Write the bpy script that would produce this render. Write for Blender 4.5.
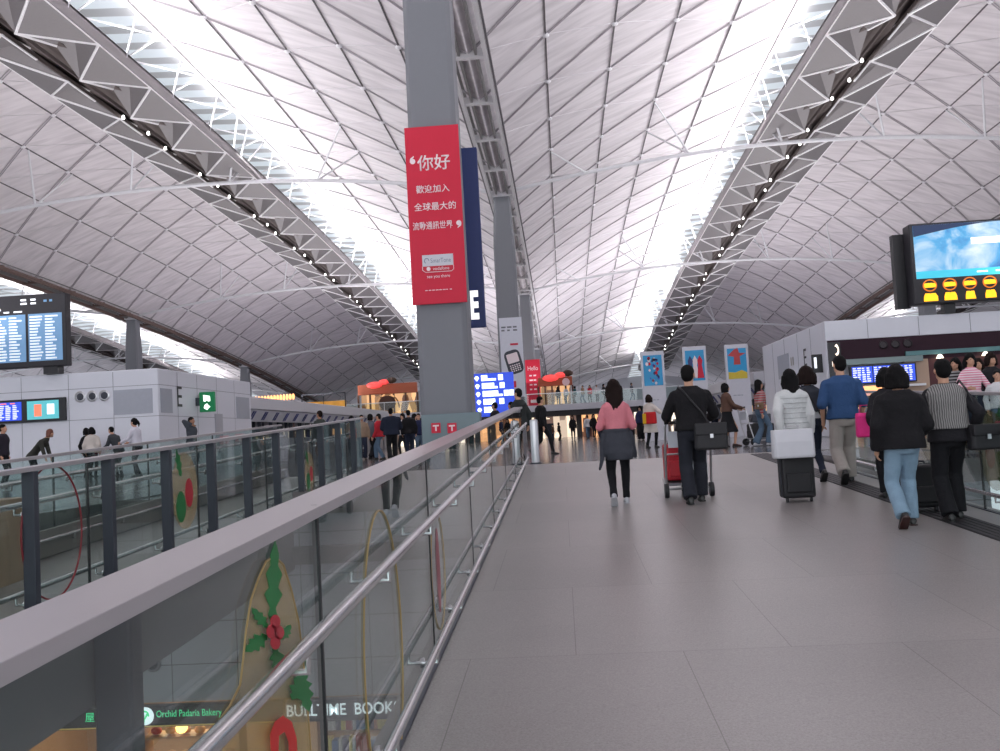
import bpy, bmesh, math, random
from mathutils import Vector, Matrix, Euler, noise
random.seed(7)
PI = math.pi
scn = bpy.context.scene
for _o in list(bpy.data.objects):
    bpy.data.objects.remove(_o, do_unlink=True)

# ---------------------------------------------------------------- camera
FOC = 950.0
EYE = 0.69                       # camera height over the upper floor
YAW, PITCH, ROLL = math.radians(3.61), math.radians(3.48), math.radians(-3.1)
cam_d = bpy.data.cameras.new('camera')
cam = bpy.data.objects.new('camera', cam_d)
scn.collection.objects.link(cam)
cam_d.sensor_width = 36.0
cam_d.lens = FOC / 1000.0 * 36.0
cam_d.clip_start, cam_d.clip_end = 0.05, 600
CAMR = Matrix.Rotation(YAW, 3, 'Z') @ Matrix.Rotation(PI / 2 + PITCH, 3, 'X') @ Matrix.Rotation(ROLL, 3, 'Z')
cam.matrix_world = Matrix.Translation((0, 0, EYE)) @ CAMR.to_4x4()
scn.camera = cam

# ---------------------------------------------------------------- world and exposure
w = bpy.data.worlds.new('world'); scn.world = w; w.use_nodes = True
bg = w.node_tree.nodes['Background']
bg.inputs[0].default_value = (0.86, 0.90, 1.0, 1)
bg.inputs[1].default_value = 1.0
vs = scn.view_settings
vs.view_transform = 'Standard'; vs.look = 'None'; vs.gamma = 1; vs.use_curve_mapping = False
vs.exposure = 0.0
scn.cycles.max_bounces = 8
scn.cycles.diffuse_bounces = 4
scn.cycles.glossy_bounces = 4
scn.cycles.transparent_max_bounces = 32
scn.cycles.sample_clamp_indirect = 6
scn.cycles.use_denoising = True

# roof section, heights over the upper floor (y runs along the hall)
SPX = -3.0            # the valley line over the middle columns
HALF = 19.4           # half the width of a vault
def zval(y): return EYE + 15.5 - 0.00050 * max(0.0, y - 35.0) ** 2
def zgan(y): return EYE + 17.95 - 0.00054 * max(0.0, y - 40.0) ** 2
def zcro(y): return zgan(y) + 3.3
def zroof(off, y):
    v = zval(y)
    return v + (zcro(y) - v) * (1 - (off / HALF) ** 2)
VAULTS = [SPX - HALF, SPX + HALF]
LSH = 1.4             # the left valley lies a little farther out
OUTER = [SPX - 3 * HALF - LSH, SPX + 3 * HALF]
YEND = 196.0

def area(name, loc, rot, sx, sy, power, color):
    l = bpy.data.lights.new(name, 'AREA'); l.shape = 'RECTANGLE'; l.size = sx; l.size_y = sy
    l.energy = power; l.color = color
    o = bpy.data.objects.new(name, l); scn.collection.objects.link(o)
    o.location = loc; o.rotation_euler = rot
    return o
# uplights standing on the gantries' decks, washing the vault
UP = 4600.0
for vx, sgn in ((VAULTS[0], 1), (VAULTS[1], -1), (OUTER[0], 1), (OUTER[1], -1)):
    for (y0, y1) in ((-14, 22), (22, 58), (58, 94), (94, 130), (130, 164)):
        ym = (y0 + y1) / 2
        s = math.atan2(zgan(y1) - zgan(y0), y1 - y0)
        area('gantry_uplight', (vx + sgn * 2.0, ym, (zgan(y0) + zgan(y1)) / 2 + 1.3), (PI + s, math.radians(48 * sgn), 0), 1.0, 35, UP, (1, 0.98, 1.0))
# broad upward fill lights, added to brighten the vaults from below
for (x, y, z, sx, sy, p) in ((-22, 60, 4.6, 6, 90, 6800), (17, 60, 4.6, 6, 90, 6800), (-14, 12, 4.2, 8, 24, 1500), (12, 12, 4.2, 8, 24, 1500), (-3, 105, 5.5, 20, 30, 2400)):
    area('vault_fill', (x, y, z), (PI, 0, 0), sx, sy, p, (1, 0.965, 0.985))
# wide fill light added behind the camera, no window stands there
area('fill_behind', (-3, -22, 6.5), (math.radians(90 + 8), 0, 0), 60, 11, 3200, (0.95, 0.97, 1.0))

# ---------------------------------------------------------------- helpers
def at(px, py, d):
    """the point on the plane y = d seen at a pixel of the photograph"""
    r = CAMR @ Vector(((px - 500.0) / FOC, -(py - 375.5) / FOC, -1.0))
    k = d / r.y
    return Vector((r.x * k, d, EYE + r.z * k))

def tagit(o, label=None, cat=None, group=None, kind=None):
    if label: o['label'] = label
    if cat: o['category'] = cat
    if group: o['group'] = group
    if kind: o['kind'] = kind
    return o

def thing(name, label, cat, loc=(0, 0, 0), rz=0.0, group=None):
    o = bpy.data.objects.new(name, None)
    scn.collection.objects.link(o)
    o.location = loc; o.rotation_euler = (0, 0, rz); o.empty_display_size = 0.2
    return tagit(o, label, cat, group)

def dup(root, loc, rz=None, label=None, group=None):
    r = root.copy(); scn.collection.objects.link(r); r.location = loc
    if rz is not None: r.rotation_euler = (0, 0, rz)
    if label: r['label'] = label
    if group: r['group'] = group
    for ch in list(root.children):
        c = ch.copy(); scn.collection.objects.link(c); c.parent = r
        for g in list(ch.children):
            d = g.copy(); scn.collection.objects.link(d); d.parent = c
    return r

class MB:
    """collects closed shapes; build() links them as one mesh object"""
    def __init__(s): s.v = []; s.f = []
    def add(s, vs_, fs):
        b = len(s.v); s.v += [tuple(p) for p in vs_]; s.f += [tuple(b + i for i in f) for f in fs]; return s
    def box(s, x0, x1, y0, y1, z0, z1):
        return s.add([(x0, y0, z0), (x1, y0, z0), (x1, y1, z0), (x0, y1, z0), (x0, y0, z1), (x1, y0, z1), (x1, y1, z1), (x0, y1, z1)],
                     [(0, 3, 2, 1), (4, 5, 6, 7), (0, 1, 5, 4), (1, 2, 6, 5), (2, 3, 7, 6), (3, 0, 4, 7)])
    def cbox(s, c, sx, sy, sz, rz=0.0, rx=0.0, ry=0.0):
        m = Euler((rx, ry, rz)).to_matrix(); c = Vector(c)
        p = [c + m @ Vector((a * sx / 2, b * sy / 2, d * sz / 2)) for d in (-1, 1) for a, b in ((-1, -1), (1, -1), (1, 1), (-1, 1))]
        return s.add(p, [(0, 3, 2, 1), (4, 5, 6, 7), (0, 1, 5, 4), (1, 2, 6, 5), (2, 3, 7, 6), (3, 0, 4, 7)])
    def beam(s, p0, p1, wx, wz, up=(0, 0, 1)):
        p0, p1 = Vector(p0), Vector(p1); d = (p1 - p0).normalized(); u = Vector(up)
        r = d.cross(u)
        if r.length < 1e-4: r = d.cross(Vector((1, 0, 0)))
        r.normalize(); u = r.cross(d)
        q = [p + r * a * wx / 2 + u * b * wz / 2 for p in (p0, p1) for a, b in ((-1, -1), (1, -1), (1, 1), (-1, 1))]
        return s.add(q, [(0, 1, 2, 3), (7, 6, 5, 4), (0, 4, 5, 1), (1, 5, 6, 2), (2, 6, 7, 3), (3, 7, 4, 0)])
    def rings(s, rings):
        n = len(rings[0]); vs_ = [p for r in rings for p in r]; fs = []
        for k in range(len(rings) - 1):
            for i in range(n):
                j = (i + 1) % n
                fs.append((k * n + i, k * n + j, (k + 1) * n + j, (k + 1) * n + i))
        fs.append(tuple(reversed(range(n)))); m = (len(rings) - 1) * n
        fs.append(tuple(m + i for i in range(n)))
        return s.add(vs_, fs)
    def tube(s, p0, p1, r, r1=None, n=8):
        return s.path([p0, p1], r if r1 is None else [r, r1], n)
    def path(s, pts, r, n=8, closed=False):
        pts = [Vector(p) for p in pts]; m = len(pts); out = []
        rs = r if isinstance(r, (list, tuple)) else [r] * m
        prev = None
        for k, p in enumerate(pts):
            if closed: d = pts[(k + 1) % m] - pts[(k - 1) % m]
            else: d = pts[min(k + 1, m - 1)] - pts[max(k - 1, 0)]
            d.normalize()
            if prev is None:
                a = Vector((0, 0, 1)) if abs(d.z) < 0.9 else Vector((1, 0, 0))
                u = d.cross(a).normalized()
            else:
                u = (prev - d * prev.dot(d)).normalized()
            prev = u; v = d.cross(u)
            out.append([p + (u * math.cos(t) + v * math.sin(t)) * rs[k] for t in [2 * PI * i / n for i in range(n)]])
        if closed:
            vs_ = [q for o in out for q in o]; fs = []
            for k in range(m):
                k2 = (k + 1) % m
                for i in range(n):
                    j = (i + 1) % n
                    fs.append((k * n + i, k * n + j, k2 * n + j, k2 * n + i))
            return s.add(vs_, fs)
        return s.rings(out)
    def lathe(s, c, prof, n=20, axis='z'):
        c = Vector(c); rr = []
        for (r, h) in prof:
            ring = []
            for i in range(n):
                t = 2 * PI * i / n
                a, b = r * math.cos(t), r * math.sin(t)
                ring.append(c + (Vector((a, b, h)) if axis == 'z' else Vector((h, a, b)) if axis == 'x' else Vector((b, h, a))))
            rr.append(ring)
        return s.rings(rr)
    def ell(s, c, rx, ry, rz, n=14, m=9, rot=None):
        c = Vector(c); rr = []
        for k in range(m):
            ph = -PI / 2 + PI * (k + 0.35) / (m - 0.3)
            ring = []
            for i in range(n):
                t = 2 * PI * i / n
                q = Vector((rx * math.cos(ph) * math.cos(t), ry * math.cos(ph) * math.sin(t), rz * math.sin(ph)))
                if rot: q = rot @ q
                ring.append(c + q)
            rr.append(ring)
        return s.rings(rr)
    def cap(s, p0, p1, r0, r1, n=12):
        """round-ended tapering limb"""
        p0, p1 = Vector(p0), Vector(p1); d = p1 - p0; L = d.length
        if L < 1e-5: return s.ell(p0, r0, r0, r0)
        d /= L; pts = []; rs = []
        for a in (85, 60, 30): pts.append(p0 - d * r0 * math.sin(math.radians(a))); rs.append(r0 * math.cos(math.radians(a)))
        for t in (0, .5, 1): pts.append(p0 + d * L * t); rs.append(r0 + (r1 - r0) * t)
        for a in (30, 60, 85): pts.append(p1 + d * r1 * math.sin(math.radians(a))); rs.append(r1 * math.cos(math.radians(a)))
        return s.path(pts, rs, n)
    def prism(s, pts, origin, ux, uy, depth):
        """a flat outline (2-D points) extruded by depth along ux x uy"""
        o, ux, uy = Vector(origin), Vector(ux), Vector(uy); nrm = ux.cross(uy).normalized() * depth
        n = len(pts)
        a = [o + ux * x + uy * y for x, y in pts]; b = [p + nrm for p in a]
        fs = [tuple(reversed(range(n))), tuple(range(n, 2 * n))] + [(i, (i + 1) % n, n + (i + 1) % n, n + i) for i in range(n)]
        return s.add(a + b, fs)
    def build(s, name, m, parent=None, smooth=False, bevel=0.0, seg=2, label=None, kind=None, auto=True):
        me = bpy.data.meshes.new(name)
        off = Vector((0, 0, 0))
        p = parent
        while p is not None: off += Vector(p.location); p = p.parent
        me.from_pydata([(x - off.x, y - off.y, z - off.z) for x, y, z in s.v], [], s.f)
        me.update()
        o = bpy.data.objects.new(name, me); scn.collection.objects.link(o)
        if m is not None: me.materials.append(m)
        if smooth:
            for q in me.polygons: q.use_smooth = True
            if auto: me.set_sharp_from_angle(angle=math.radians(40))
        if parent is not None: o.parent = parent
        if bevel > 0:
            bv = o.modifiers.new('bevel', 'BEVEL'); bv.width = bevel; bv.segments = seg; bv.limit_method = 'ANGLE'
        if label: o['label'] = label
        if kind: o['kind'] = kind
        return o

def struct(mb, name, m, **k):
    return mb.build(name, m, kind='structure', **k)

# ---------------------------------------------------------------- materials
_M = {}
def mat(name, col, rough=0.5, metal=0.0, var=0.06, scale=8.0, bump=0.0, bscale=60.0, emit=0.0, ecol=None, spec=0.5, coat=0.0):
    if name in _M: return _M[name]
    m = bpy.data.materials.new(name); m.use_nodes = True; nt = m.node_tree; N = nt.nodes; L = nt.links
    b = N['Principled BSDF']
    b.inputs['Roughness'].default_value = rough; b.inputs['Metallic'].default_value = metal
    b.inputs['Specular IOR Level'].default_value = spec; b.inputs['Coat Weight'].default_value = coat
    tc = N.new('ShaderNodeTexCoord'); nz = N.new('ShaderNodeTexNoise'); nz.inputs['Scale'].default_value = scale
    nz.inputs['Detail'].default_value = 3
    L.new(tc.outputs['Object'], nz.inputs['Vector'])
    mx = N.new('ShaderNodeMix'); mx.data_type = 'RGBA'
    c = Vector(col[:3])
    mx.inputs[6].default_value = (*[max(0, q * (1 - var)) for q in c], 1)
    mx.inputs[7].default_value = (*[min(1, q * (1 + var)) for q in c], 1)
    L.new(nz.outputs['Fac'], mx.inputs[0]); L.new(mx.outputs[2], b.inputs['Base Color'])
    if bump > 0:
        n2 = N.new('ShaderNodeTexNoise'); n2.inputs['Scale'].default_value = bscale; L.new(tc.outputs['Object'], n2.inputs['Vector'])
        bp = N.new('ShaderNodeBump'); bp.inputs['Strength'].default_value = bump; bp.inputs['Distance'].default_value = 0.02
        L.new(n2.outputs['Fac'], bp.inputs['Height']); L.new(bp.outputs[0], b.inputs['Normal'])
    if emit > 0:
        b.inputs['Emission Color'].default_value = (*(ecol or col)[:3], 1); b.inputs['Emission Strength'].default_value = emit
    _M[name] = m
    return m

def srgb(r, g, b):
    f = lambda c: (c / 255 / 12.92) if c / 255 <= 0.04045 else ((c / 255 + 0.055) / 1.055) ** 2.4
    return (f(r), f(g), f(b))

def glass(name, tint=(0.80, 0.88, 0.86), f0=0.05, rough=0.0):
    if name in _M: return _M[name]
    m = bpy.data.materials.new(name); m.use_nodes = True; nt = m.node_tree; N = nt.nodes; L = nt.links
    N.remove(N['Principled BSDF']); out = N['Material Output']
    t = N.new('ShaderNodeBsdfTransparent'); t.inputs[0].default_value = (*tint, 1)
    g = N.new('ShaderNodeBsdfGlossy'); g.inputs['Roughness'].default_value = rough
    lw = N.new('ShaderNodeLayerWeight'); lw.inputs[0].default_value = 0.5
    pw = N.new('ShaderNodeMath'); pw.operation = 'POWER'; pw.inputs[1].default_value = 4.0
    ma = N.new('ShaderNodeMath'); ma.operation = 'MULTIPLY_ADD'; ma.inputs[1].default_value = 1 - f0; ma.inputs[2].default_value = f0
    mx = N.new('ShaderNodeMixShader')
    L.new(lw.outputs['Facing'], pw.inputs[0]); L.new(pw.outputs[0], ma.inputs[0]); L.new(ma.outputs[0], mx.inputs[0])
    L.new(t.outputs[0], mx.inputs[1]); L.new(g.outputs[0], mx.inputs[2]); L.new(mx.outputs[0], out.inputs['Surface'])
    _M[name] = m
    return m

def tile_mat(name, c1, c2, mortar, bw, bh, off=0.5, rough=0.5, ms=0.006, speckle=0.10, spec=0.5, rvar=0.0):
    m = bpy.data.materials.new(name); m.use_nodes = True; nt = m.node_tree; N = nt.nodes; L = nt.links
    b = N['Principled BSDF']; b.inputs['Roughness'].default_value = rough; b.inputs['Specular IOR Level'].default_value = spec
    tc = N.new('ShaderNodeTexCoord'); br = N.new('ShaderNodeTexBrick'); br.offset = off
    br.inputs['Scale'].default_value = 1; br.inputs['Brick Width'].default_value = bw; br.inputs['Row Height'].default_value = bh
    br.inputs['Mortar Size'].default_value = ms; br.inputs['Color1'].default_value = (*c1, 1); br.inputs['Color2'].default_value = (*c2, 1)
    br.inputs['Mortar'].default_value = (*mortar, 1); br.inputs['Mortar Smooth'].default_value = 0.2
    L.new(tc.outputs['Object'], br.inputs['Vector'])
    nz = N.new('ShaderNodeTexNoise'); nz.inputs['Scale'].default_value = 85; nz.inputs['Detail'].default_value = 6; nz.inputs['Roughness'].default_value = 0.85
    L.new(tc.outputs['Object'], nz.inputs['Vector'])
    n2 = N.new('ShaderNodeTexNoise'); n2.inputs['Scale'].default_value = 0.7; n2.inputs['Detail'].default_value = 4
    L.new(tc.outputs['Object'], n2.inputs['Vector'])
    mr = N.new('ShaderNodeMapRange'); mr.inputs[1].default_value = 0.3; mr.inputs[2].default_value = 0.7
    mr.inputs[3].default_value = 1 - speckle * 2; mr.inputs[4].default_value = 1 + speckle * 2; L.new(nz.outputs['Fac'], mr.inputs[0])
    m2 = N.new('ShaderNodeMapRange'); m2.inputs[1].default_value = 0.3; m2.inputs[2].default_value = 0.7
    m2.inputs[3].default_value = 0.93; m2.inputs[4].default_value = 1.07; L.new(n2.outputs['Fac'], m2.inputs[0])
    mu = N.new('ShaderNodeMath'); mu.operation = 'MULTIPLY'; L.new(mr.outputs[0], mu.inputs[0]); L.new(m2.outputs[0], mu.inputs[1])
    vm = N.new('ShaderNodeVectorMath'); vm.operation = 'SCALE'; L.new(br.outputs['Color'], vm.inputs[0]); L.new(mu.outputs[0], vm.inputs['Scale'])
    L.new(vm.outputs[0], b.inputs['Base Color'])
    if rvar:
        m3 = N.new('ShaderNodeMapRange'); m3.inputs[3].default_value = rough; m3.inputs[4].default_value = rough + rvar
        L.new(n2.outputs['Fac'], m3.inputs[0]); L.new(m3.outputs[0], b.inputs['Roughness'])
    _M[name] = m
    return m

STEEL = mat('brushed_steel', (0.55, 0.55, 0.57), 0.28, 0.9)
WHITE = mat('white_paint', srgb(225, 225, 232), 0.45)
BLACK = mat('black_plastic', (0.015, 0.015, 0.018), 0.45)
DARK = mat('dark_grey_metal', srgb(52, 56, 66), 0.5)

def text(body, center, h, m, parent, name='lettering', ux=(1, 0, 0), uy=(0, 0, 1), maxw=None, ext=0.004, bold=0.0, lsp=1.0):
    cu = bpy.data.curves.new('t', 'FONT'); cu.body = body; cu.size = 1.0; cu.extrude = 0.0; cu.offset = bold
    cu.align_x = 'CENTER'; cu.resolution_u = 3; cu.space_line = lsp
    to = bpy.data.objects.new('t', cu); scn.collection.objects.link(to)
    dg = bpy.context.evaluated_depsgraph_get(); dg.update()
    me = bpy.data.meshes.new_from_object(to.evaluated_get(dg))
    bpy.data.objects.remove(to, do_unlink=True)
    if not me.vertices: return None
    xs = [v.co.x for v in me.vertices]; ys = [v.co.y for v in me.vertices]
    cx, cy = (min(xs) + max(xs)) / 2, (min(ys) + max(ys)) / 2
    sy = h / max(1e-6, max(ys) - min(ys)); sx = sy
    if maxw and (max(xs) - min(xs)) * sx > maxw: sx = maxw / (max(xs) - min(xs))
    bm = bmesh.new(); bm.from_mesh(me)
    r = bmesh.ops.extrude_face_region(bm, geom=bm.faces[:])
    for v in [g for g in r['geom'] if isinstance(g, bmesh.types.BMVert)]: v.co.z += 1.0
    U, V = Vector(ux).normalized(), Vector(uy).normalized(); W = U.cross(V)
    off = Vector((0, 0, 0)); p = parent
    while p is not None: off += Vector(p.location); p = p.parent
    c = Vector(center) - off
    for v in bm.verts:
        v.co = c + U * (v.co.x - cx) * sx + V * (v.co.y - cy) * sy + W * (v.co.z * ext)
    bm.to_mesh(me); bm.free(); me.update()
    me.materials.clear(); me.materials.append(m)
    o = bpy.data.objects.new(name, me); scn.collection.objects.link(o)
    if parent is not None: o.parent = parent
    return o
# ================================================================ the roof
def ceil_mat():
    m = bpy.data.materials.new('vault_panel'); m.use_nodes = True; nt = m.node_tree; N = nt.nodes; L = nt.links
    b = N['Principled BSDF']; b.inputs['Roughness'].default_value = 0.6
    tc = N.new('ShaderNodeTexCoord'); mp = N.new('ShaderNodeMapping'); mp.inputs['Rotation'].default_value = (0, 0, math.radians(38)); mp.inputs['Scale'].default_value = (0.25, 1.6, 0.6)
    nz = N.new('ShaderNodeTexNoise'); nz.inputs['Scale'].default_value = 1.2; nz.inputs['Detail'].default_value = 4
    L.new(tc.outputs['Object'], mp.inputs[0]); L.new(mp.outputs[0], nz.inputs['Vector'])
    cr = N.new('ShaderNodeValToRGB'); cr.color_ramp.elements[0].position = 0.32; cr.color_ramp.elements[0].color = (*srgb(206, 200, 204), 1)
    cr.color_ramp.elements[1].position = 0.62; cr.color_ramp.elements[1].color = (*srgb(228, 222, 226), 1)
    L.new(nz.outputs['Fac'], cr.inputs[0]); L.new(cr.outputs[0], b.inputs['Base Color'])
    return m
CEIL = ceil_mat()
def sky_mat():
    m = bpy.data.materials.new('skylight_glazing'); m.use_nodes = True; nt = m.node_tree; N = nt.nodes; L = nt.links
    b = N['Principled BSDF']; b.inputs['Roughness'].default_value = 0.3
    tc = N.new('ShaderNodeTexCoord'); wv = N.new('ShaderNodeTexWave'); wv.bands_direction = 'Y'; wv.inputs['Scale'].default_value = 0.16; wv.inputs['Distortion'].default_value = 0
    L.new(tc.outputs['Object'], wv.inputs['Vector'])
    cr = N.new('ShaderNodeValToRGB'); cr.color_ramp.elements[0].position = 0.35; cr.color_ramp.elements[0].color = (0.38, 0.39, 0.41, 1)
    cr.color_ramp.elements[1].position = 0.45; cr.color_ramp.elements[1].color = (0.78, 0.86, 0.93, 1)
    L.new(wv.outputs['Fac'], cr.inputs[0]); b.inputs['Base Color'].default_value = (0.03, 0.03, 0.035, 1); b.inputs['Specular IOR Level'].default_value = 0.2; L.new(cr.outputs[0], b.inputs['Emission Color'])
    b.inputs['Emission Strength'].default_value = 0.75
    return m
SKYG = sky_mat()
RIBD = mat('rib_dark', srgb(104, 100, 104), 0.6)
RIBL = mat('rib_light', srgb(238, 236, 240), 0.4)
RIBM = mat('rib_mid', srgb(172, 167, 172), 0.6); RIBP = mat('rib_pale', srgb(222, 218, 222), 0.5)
TIE = mat('tie_bar', srgb(222, 222, 226), 0.4)
NST, DY, Y0 = 12, 5.4, -16.2
SW = 2 * HALF / NST
def XO(vx, off): return vx + off * (1 + LSH / HALF) if (vx == VAULTS[0] and off < 0) else vx + off
def node(vx, i, k):
    y = Y0 + DY * k + (DY / 2 if i % 2 else 0); off = -HALF + SW * i
    return Vector((XO(vx, off), y, zroof(off, y)))
NK = int((YEND - Y0) / DY) + 1
def vault(vx, detail):
    pan, sky = MB(), MB(); lo, di, li, pa = MB(), MB(), MB(), MB()
    for i in range(NST):
        tgt = sky if i in (5, 6) else pan
        for k in range(NK):
            a, a2 = node(vx, i, k), node(vx, i, k + 1); b_, b2 = node(vx, i + 1, k), node(vx, i + 1, k + 1)
            if i % 2 == 0:   # row i on the beat, row i+1 half a bay further
                tris = [(a, b_, a2), (a2, b_, b2)]; ds = [(a, b_), (b_, a2)]
            else:
                tris = [(a, b_, b2), (a, b2, a2)]; ds = [(a, b2), (a, b_)]
            for t in tris: tgt.add([t[0], t[2], t[1]] if True else t, [(0, 1, 2)])
            if detail:
                n = Vector((0, 0, -0.05))
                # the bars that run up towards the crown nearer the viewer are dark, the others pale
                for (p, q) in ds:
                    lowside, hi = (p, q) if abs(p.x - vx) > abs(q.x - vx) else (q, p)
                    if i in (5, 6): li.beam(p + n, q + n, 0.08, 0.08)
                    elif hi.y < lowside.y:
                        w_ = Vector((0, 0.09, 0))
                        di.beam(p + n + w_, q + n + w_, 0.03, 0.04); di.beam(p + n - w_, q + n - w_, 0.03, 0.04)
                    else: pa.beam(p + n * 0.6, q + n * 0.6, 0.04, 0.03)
    for i in range(NST + 1):
        for k in range(NK):
            n = Vector((0, 0, -0.05))
            if 0 < i < NST and detail:
                if i in (5, 7): li.beam(node(vx, i, k) + n, node(vx, i, k + 1) + n, 0.20, 0.14)
                elif i != 6: lo.beam(node(vx, i, k) + n, node(vx, i, k + 1) + n, 0.055, 0.06)
                if i != 6: li.ell(node(vx, i, k) + n * 1.5, 0.17, 0.17, 0.10, 8, 5)
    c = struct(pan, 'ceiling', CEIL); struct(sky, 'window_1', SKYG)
    if detail:
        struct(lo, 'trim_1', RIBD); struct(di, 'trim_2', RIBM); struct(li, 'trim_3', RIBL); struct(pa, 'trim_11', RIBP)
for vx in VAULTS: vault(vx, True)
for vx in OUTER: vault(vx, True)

# valley gutters over the rows of columns: a channel of recessed boxes between two edge beams
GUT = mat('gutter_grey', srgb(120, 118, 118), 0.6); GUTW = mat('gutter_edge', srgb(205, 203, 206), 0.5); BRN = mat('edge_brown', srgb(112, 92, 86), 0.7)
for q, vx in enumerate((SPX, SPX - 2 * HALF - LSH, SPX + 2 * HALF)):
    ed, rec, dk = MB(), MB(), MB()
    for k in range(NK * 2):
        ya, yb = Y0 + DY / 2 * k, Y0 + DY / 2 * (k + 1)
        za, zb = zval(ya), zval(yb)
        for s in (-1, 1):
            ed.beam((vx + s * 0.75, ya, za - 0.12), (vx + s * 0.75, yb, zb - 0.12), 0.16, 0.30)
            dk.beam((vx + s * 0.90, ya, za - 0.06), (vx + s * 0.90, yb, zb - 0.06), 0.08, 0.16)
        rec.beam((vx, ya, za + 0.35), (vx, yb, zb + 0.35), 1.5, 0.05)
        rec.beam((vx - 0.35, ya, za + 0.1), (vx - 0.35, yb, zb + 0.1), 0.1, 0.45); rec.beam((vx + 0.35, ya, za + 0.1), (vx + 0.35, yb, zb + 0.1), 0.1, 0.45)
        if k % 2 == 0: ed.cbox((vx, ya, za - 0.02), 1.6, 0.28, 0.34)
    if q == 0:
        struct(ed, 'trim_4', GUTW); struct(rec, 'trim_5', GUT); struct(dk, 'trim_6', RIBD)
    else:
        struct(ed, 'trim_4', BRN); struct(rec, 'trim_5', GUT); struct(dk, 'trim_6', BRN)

# walkway gantries hung under the crowns: folded metal soffit with bright ribs and a dark slot of spotlights
GSOF = mat('gantry_soffit', srgb(118, 114, 116), 0.5, 0.2); GRIB = mat('gantry_rib', srgb(240, 238, 240), 0.4, 0.1)
GSLOT = mat('gantry_slot', srgb(84, 74, 72), 0.7); LAMP = mat('spot_lamp', (1, 1, 1), 0.3, emit=5.0, ecol=(1, 0.98, 0.95))
GB = DY
gl = ['long grey folded-metal gantry under the left vault, crossing the upper left of the photo', 'long grey folded-metal gantry under the right vault, right of the hanging clock screen side poster row',
      'far grey gantry under the outer vault beyond the departures board', 'far grey gantry under the outer vault behind the big globe screen']
gl[1] = 'long grey folded-metal gantry under the right vault, descending toward the three posters'
for gi, vx in enumerate(VAULTS + OUTER):
    t = thing('roof_gantry', gl[gi], 'gantry', (vx, 0, zgan(0)), 0, None)
    so, ri, sl, dk = MB(), MB(), MB(), MB()
    kmax = int((172 - Y0) / GB)
    for k in range(kmax):
        ya = Y0 + GB * k; ym = ya + GB / 2; yb = ya + GB
        for s in (-1, 1):
            P = lambda dx, y, dz: Vector((vx + s * dx, y, zgan(y) + dz))
            o0, o1, o2 = P(2.6, ya, 0.45), P(2.6, ym, 0.45), P(2.6, yb, 0.45)
            ia, ib = P(0.32, ya, 0.0), P(0.32, yb, 0.0); im = P(0.62, ym, 0.55)
            qs = P(1.5, ym, 0.75)
            T = [(o0, ia, o1), (ia, im, qs), (ia, qs, o1), (o1, qs, ib), (qs, im, ib), (o1, ib, o2)]
            for a, b_, c in T:
                so.add([a, b_, c] if s < 0 else [a, c, b_], [(0, 1, 2)])
            for p, q2 in ((ia, o1), (o1, ib)):
                ri.tube(p, q2, 0.07, n=5)
            ri.tube(ia, im, 0.075, n=5)
            ri.tube(o0, o1, 0.04, n=5); ri.tube(o1, o2, 0.04, n=5)
        ri.beam((vx + (0.3 if vx > SPX else -0.3), ya, zgan(ya) - 0.02), (vx + (0.3 if vx > SPX else -0.3), ym, zgan(ym) - 0.02), 0.09, 0.06)
        sl.beam((vx, ya, zgan(ya) + 0.6), (vx, yb, zgan(yb) + 0.6), 1.9, 0.08)
        for s in (-1, 1):
            sl.beam((vx + s * 0.3, ya, zgan(ya) + 0.12), (vx + s * 0.3, yb, zgan(yb) + 0.12), 0.06, 0.2)
        dk.beam((vx, ya, zgan(ya) + 1.1), (vx, yb, zgan(yb) + 1.1), 5.3, 0.12)
        for s in (-1, 1): dk.beam((vx + s * 2.6, ya, zgan(ya) + 0.8), (vx + s * 2.6, yb, zgan(yb) + 0.8), 0.1, 0.65)
        for s in (-1, 1):
            MB().tube((vx + s * 2.6, ya, zgan(ya) + 0.9), (vx + s * 3.05, ya + 0.3, zroof(3.05, ya) - 0.05), 0.05, n=6).build('hanger_rod', TIE, t)
    so.build('soffit', GSOF, t); ri.build('rib_lattice', GRIB, t); sl.build('lamp_slot', GSLOT, t); dk.build('deck', GSOF, t)
    if gi < 2:
        lm = None
        for k in range(23, 23 + 44):
            y = Y0 + 2.7 * k
            if k % 4 == 3: continue
            b_ = MB(); b_.lathe((0, 0, 0), [(0.02, -0.04), (0.07, -0.04), (0.085, 0.0), (0.06, 0.14), (0.02, 0.16)], 10)
            if lm is None:
                lm = b_.build('spotlight', LAMP, None, smooth=True); o = lm; o.parent = t
            else:
                o = lm.copy(); scn.collection.objects.link(o); o.parent = t
            o.location = (0.05 if k % 2 else -0.12, y, zgan(y) - zgan(0) + 0.02)

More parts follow.
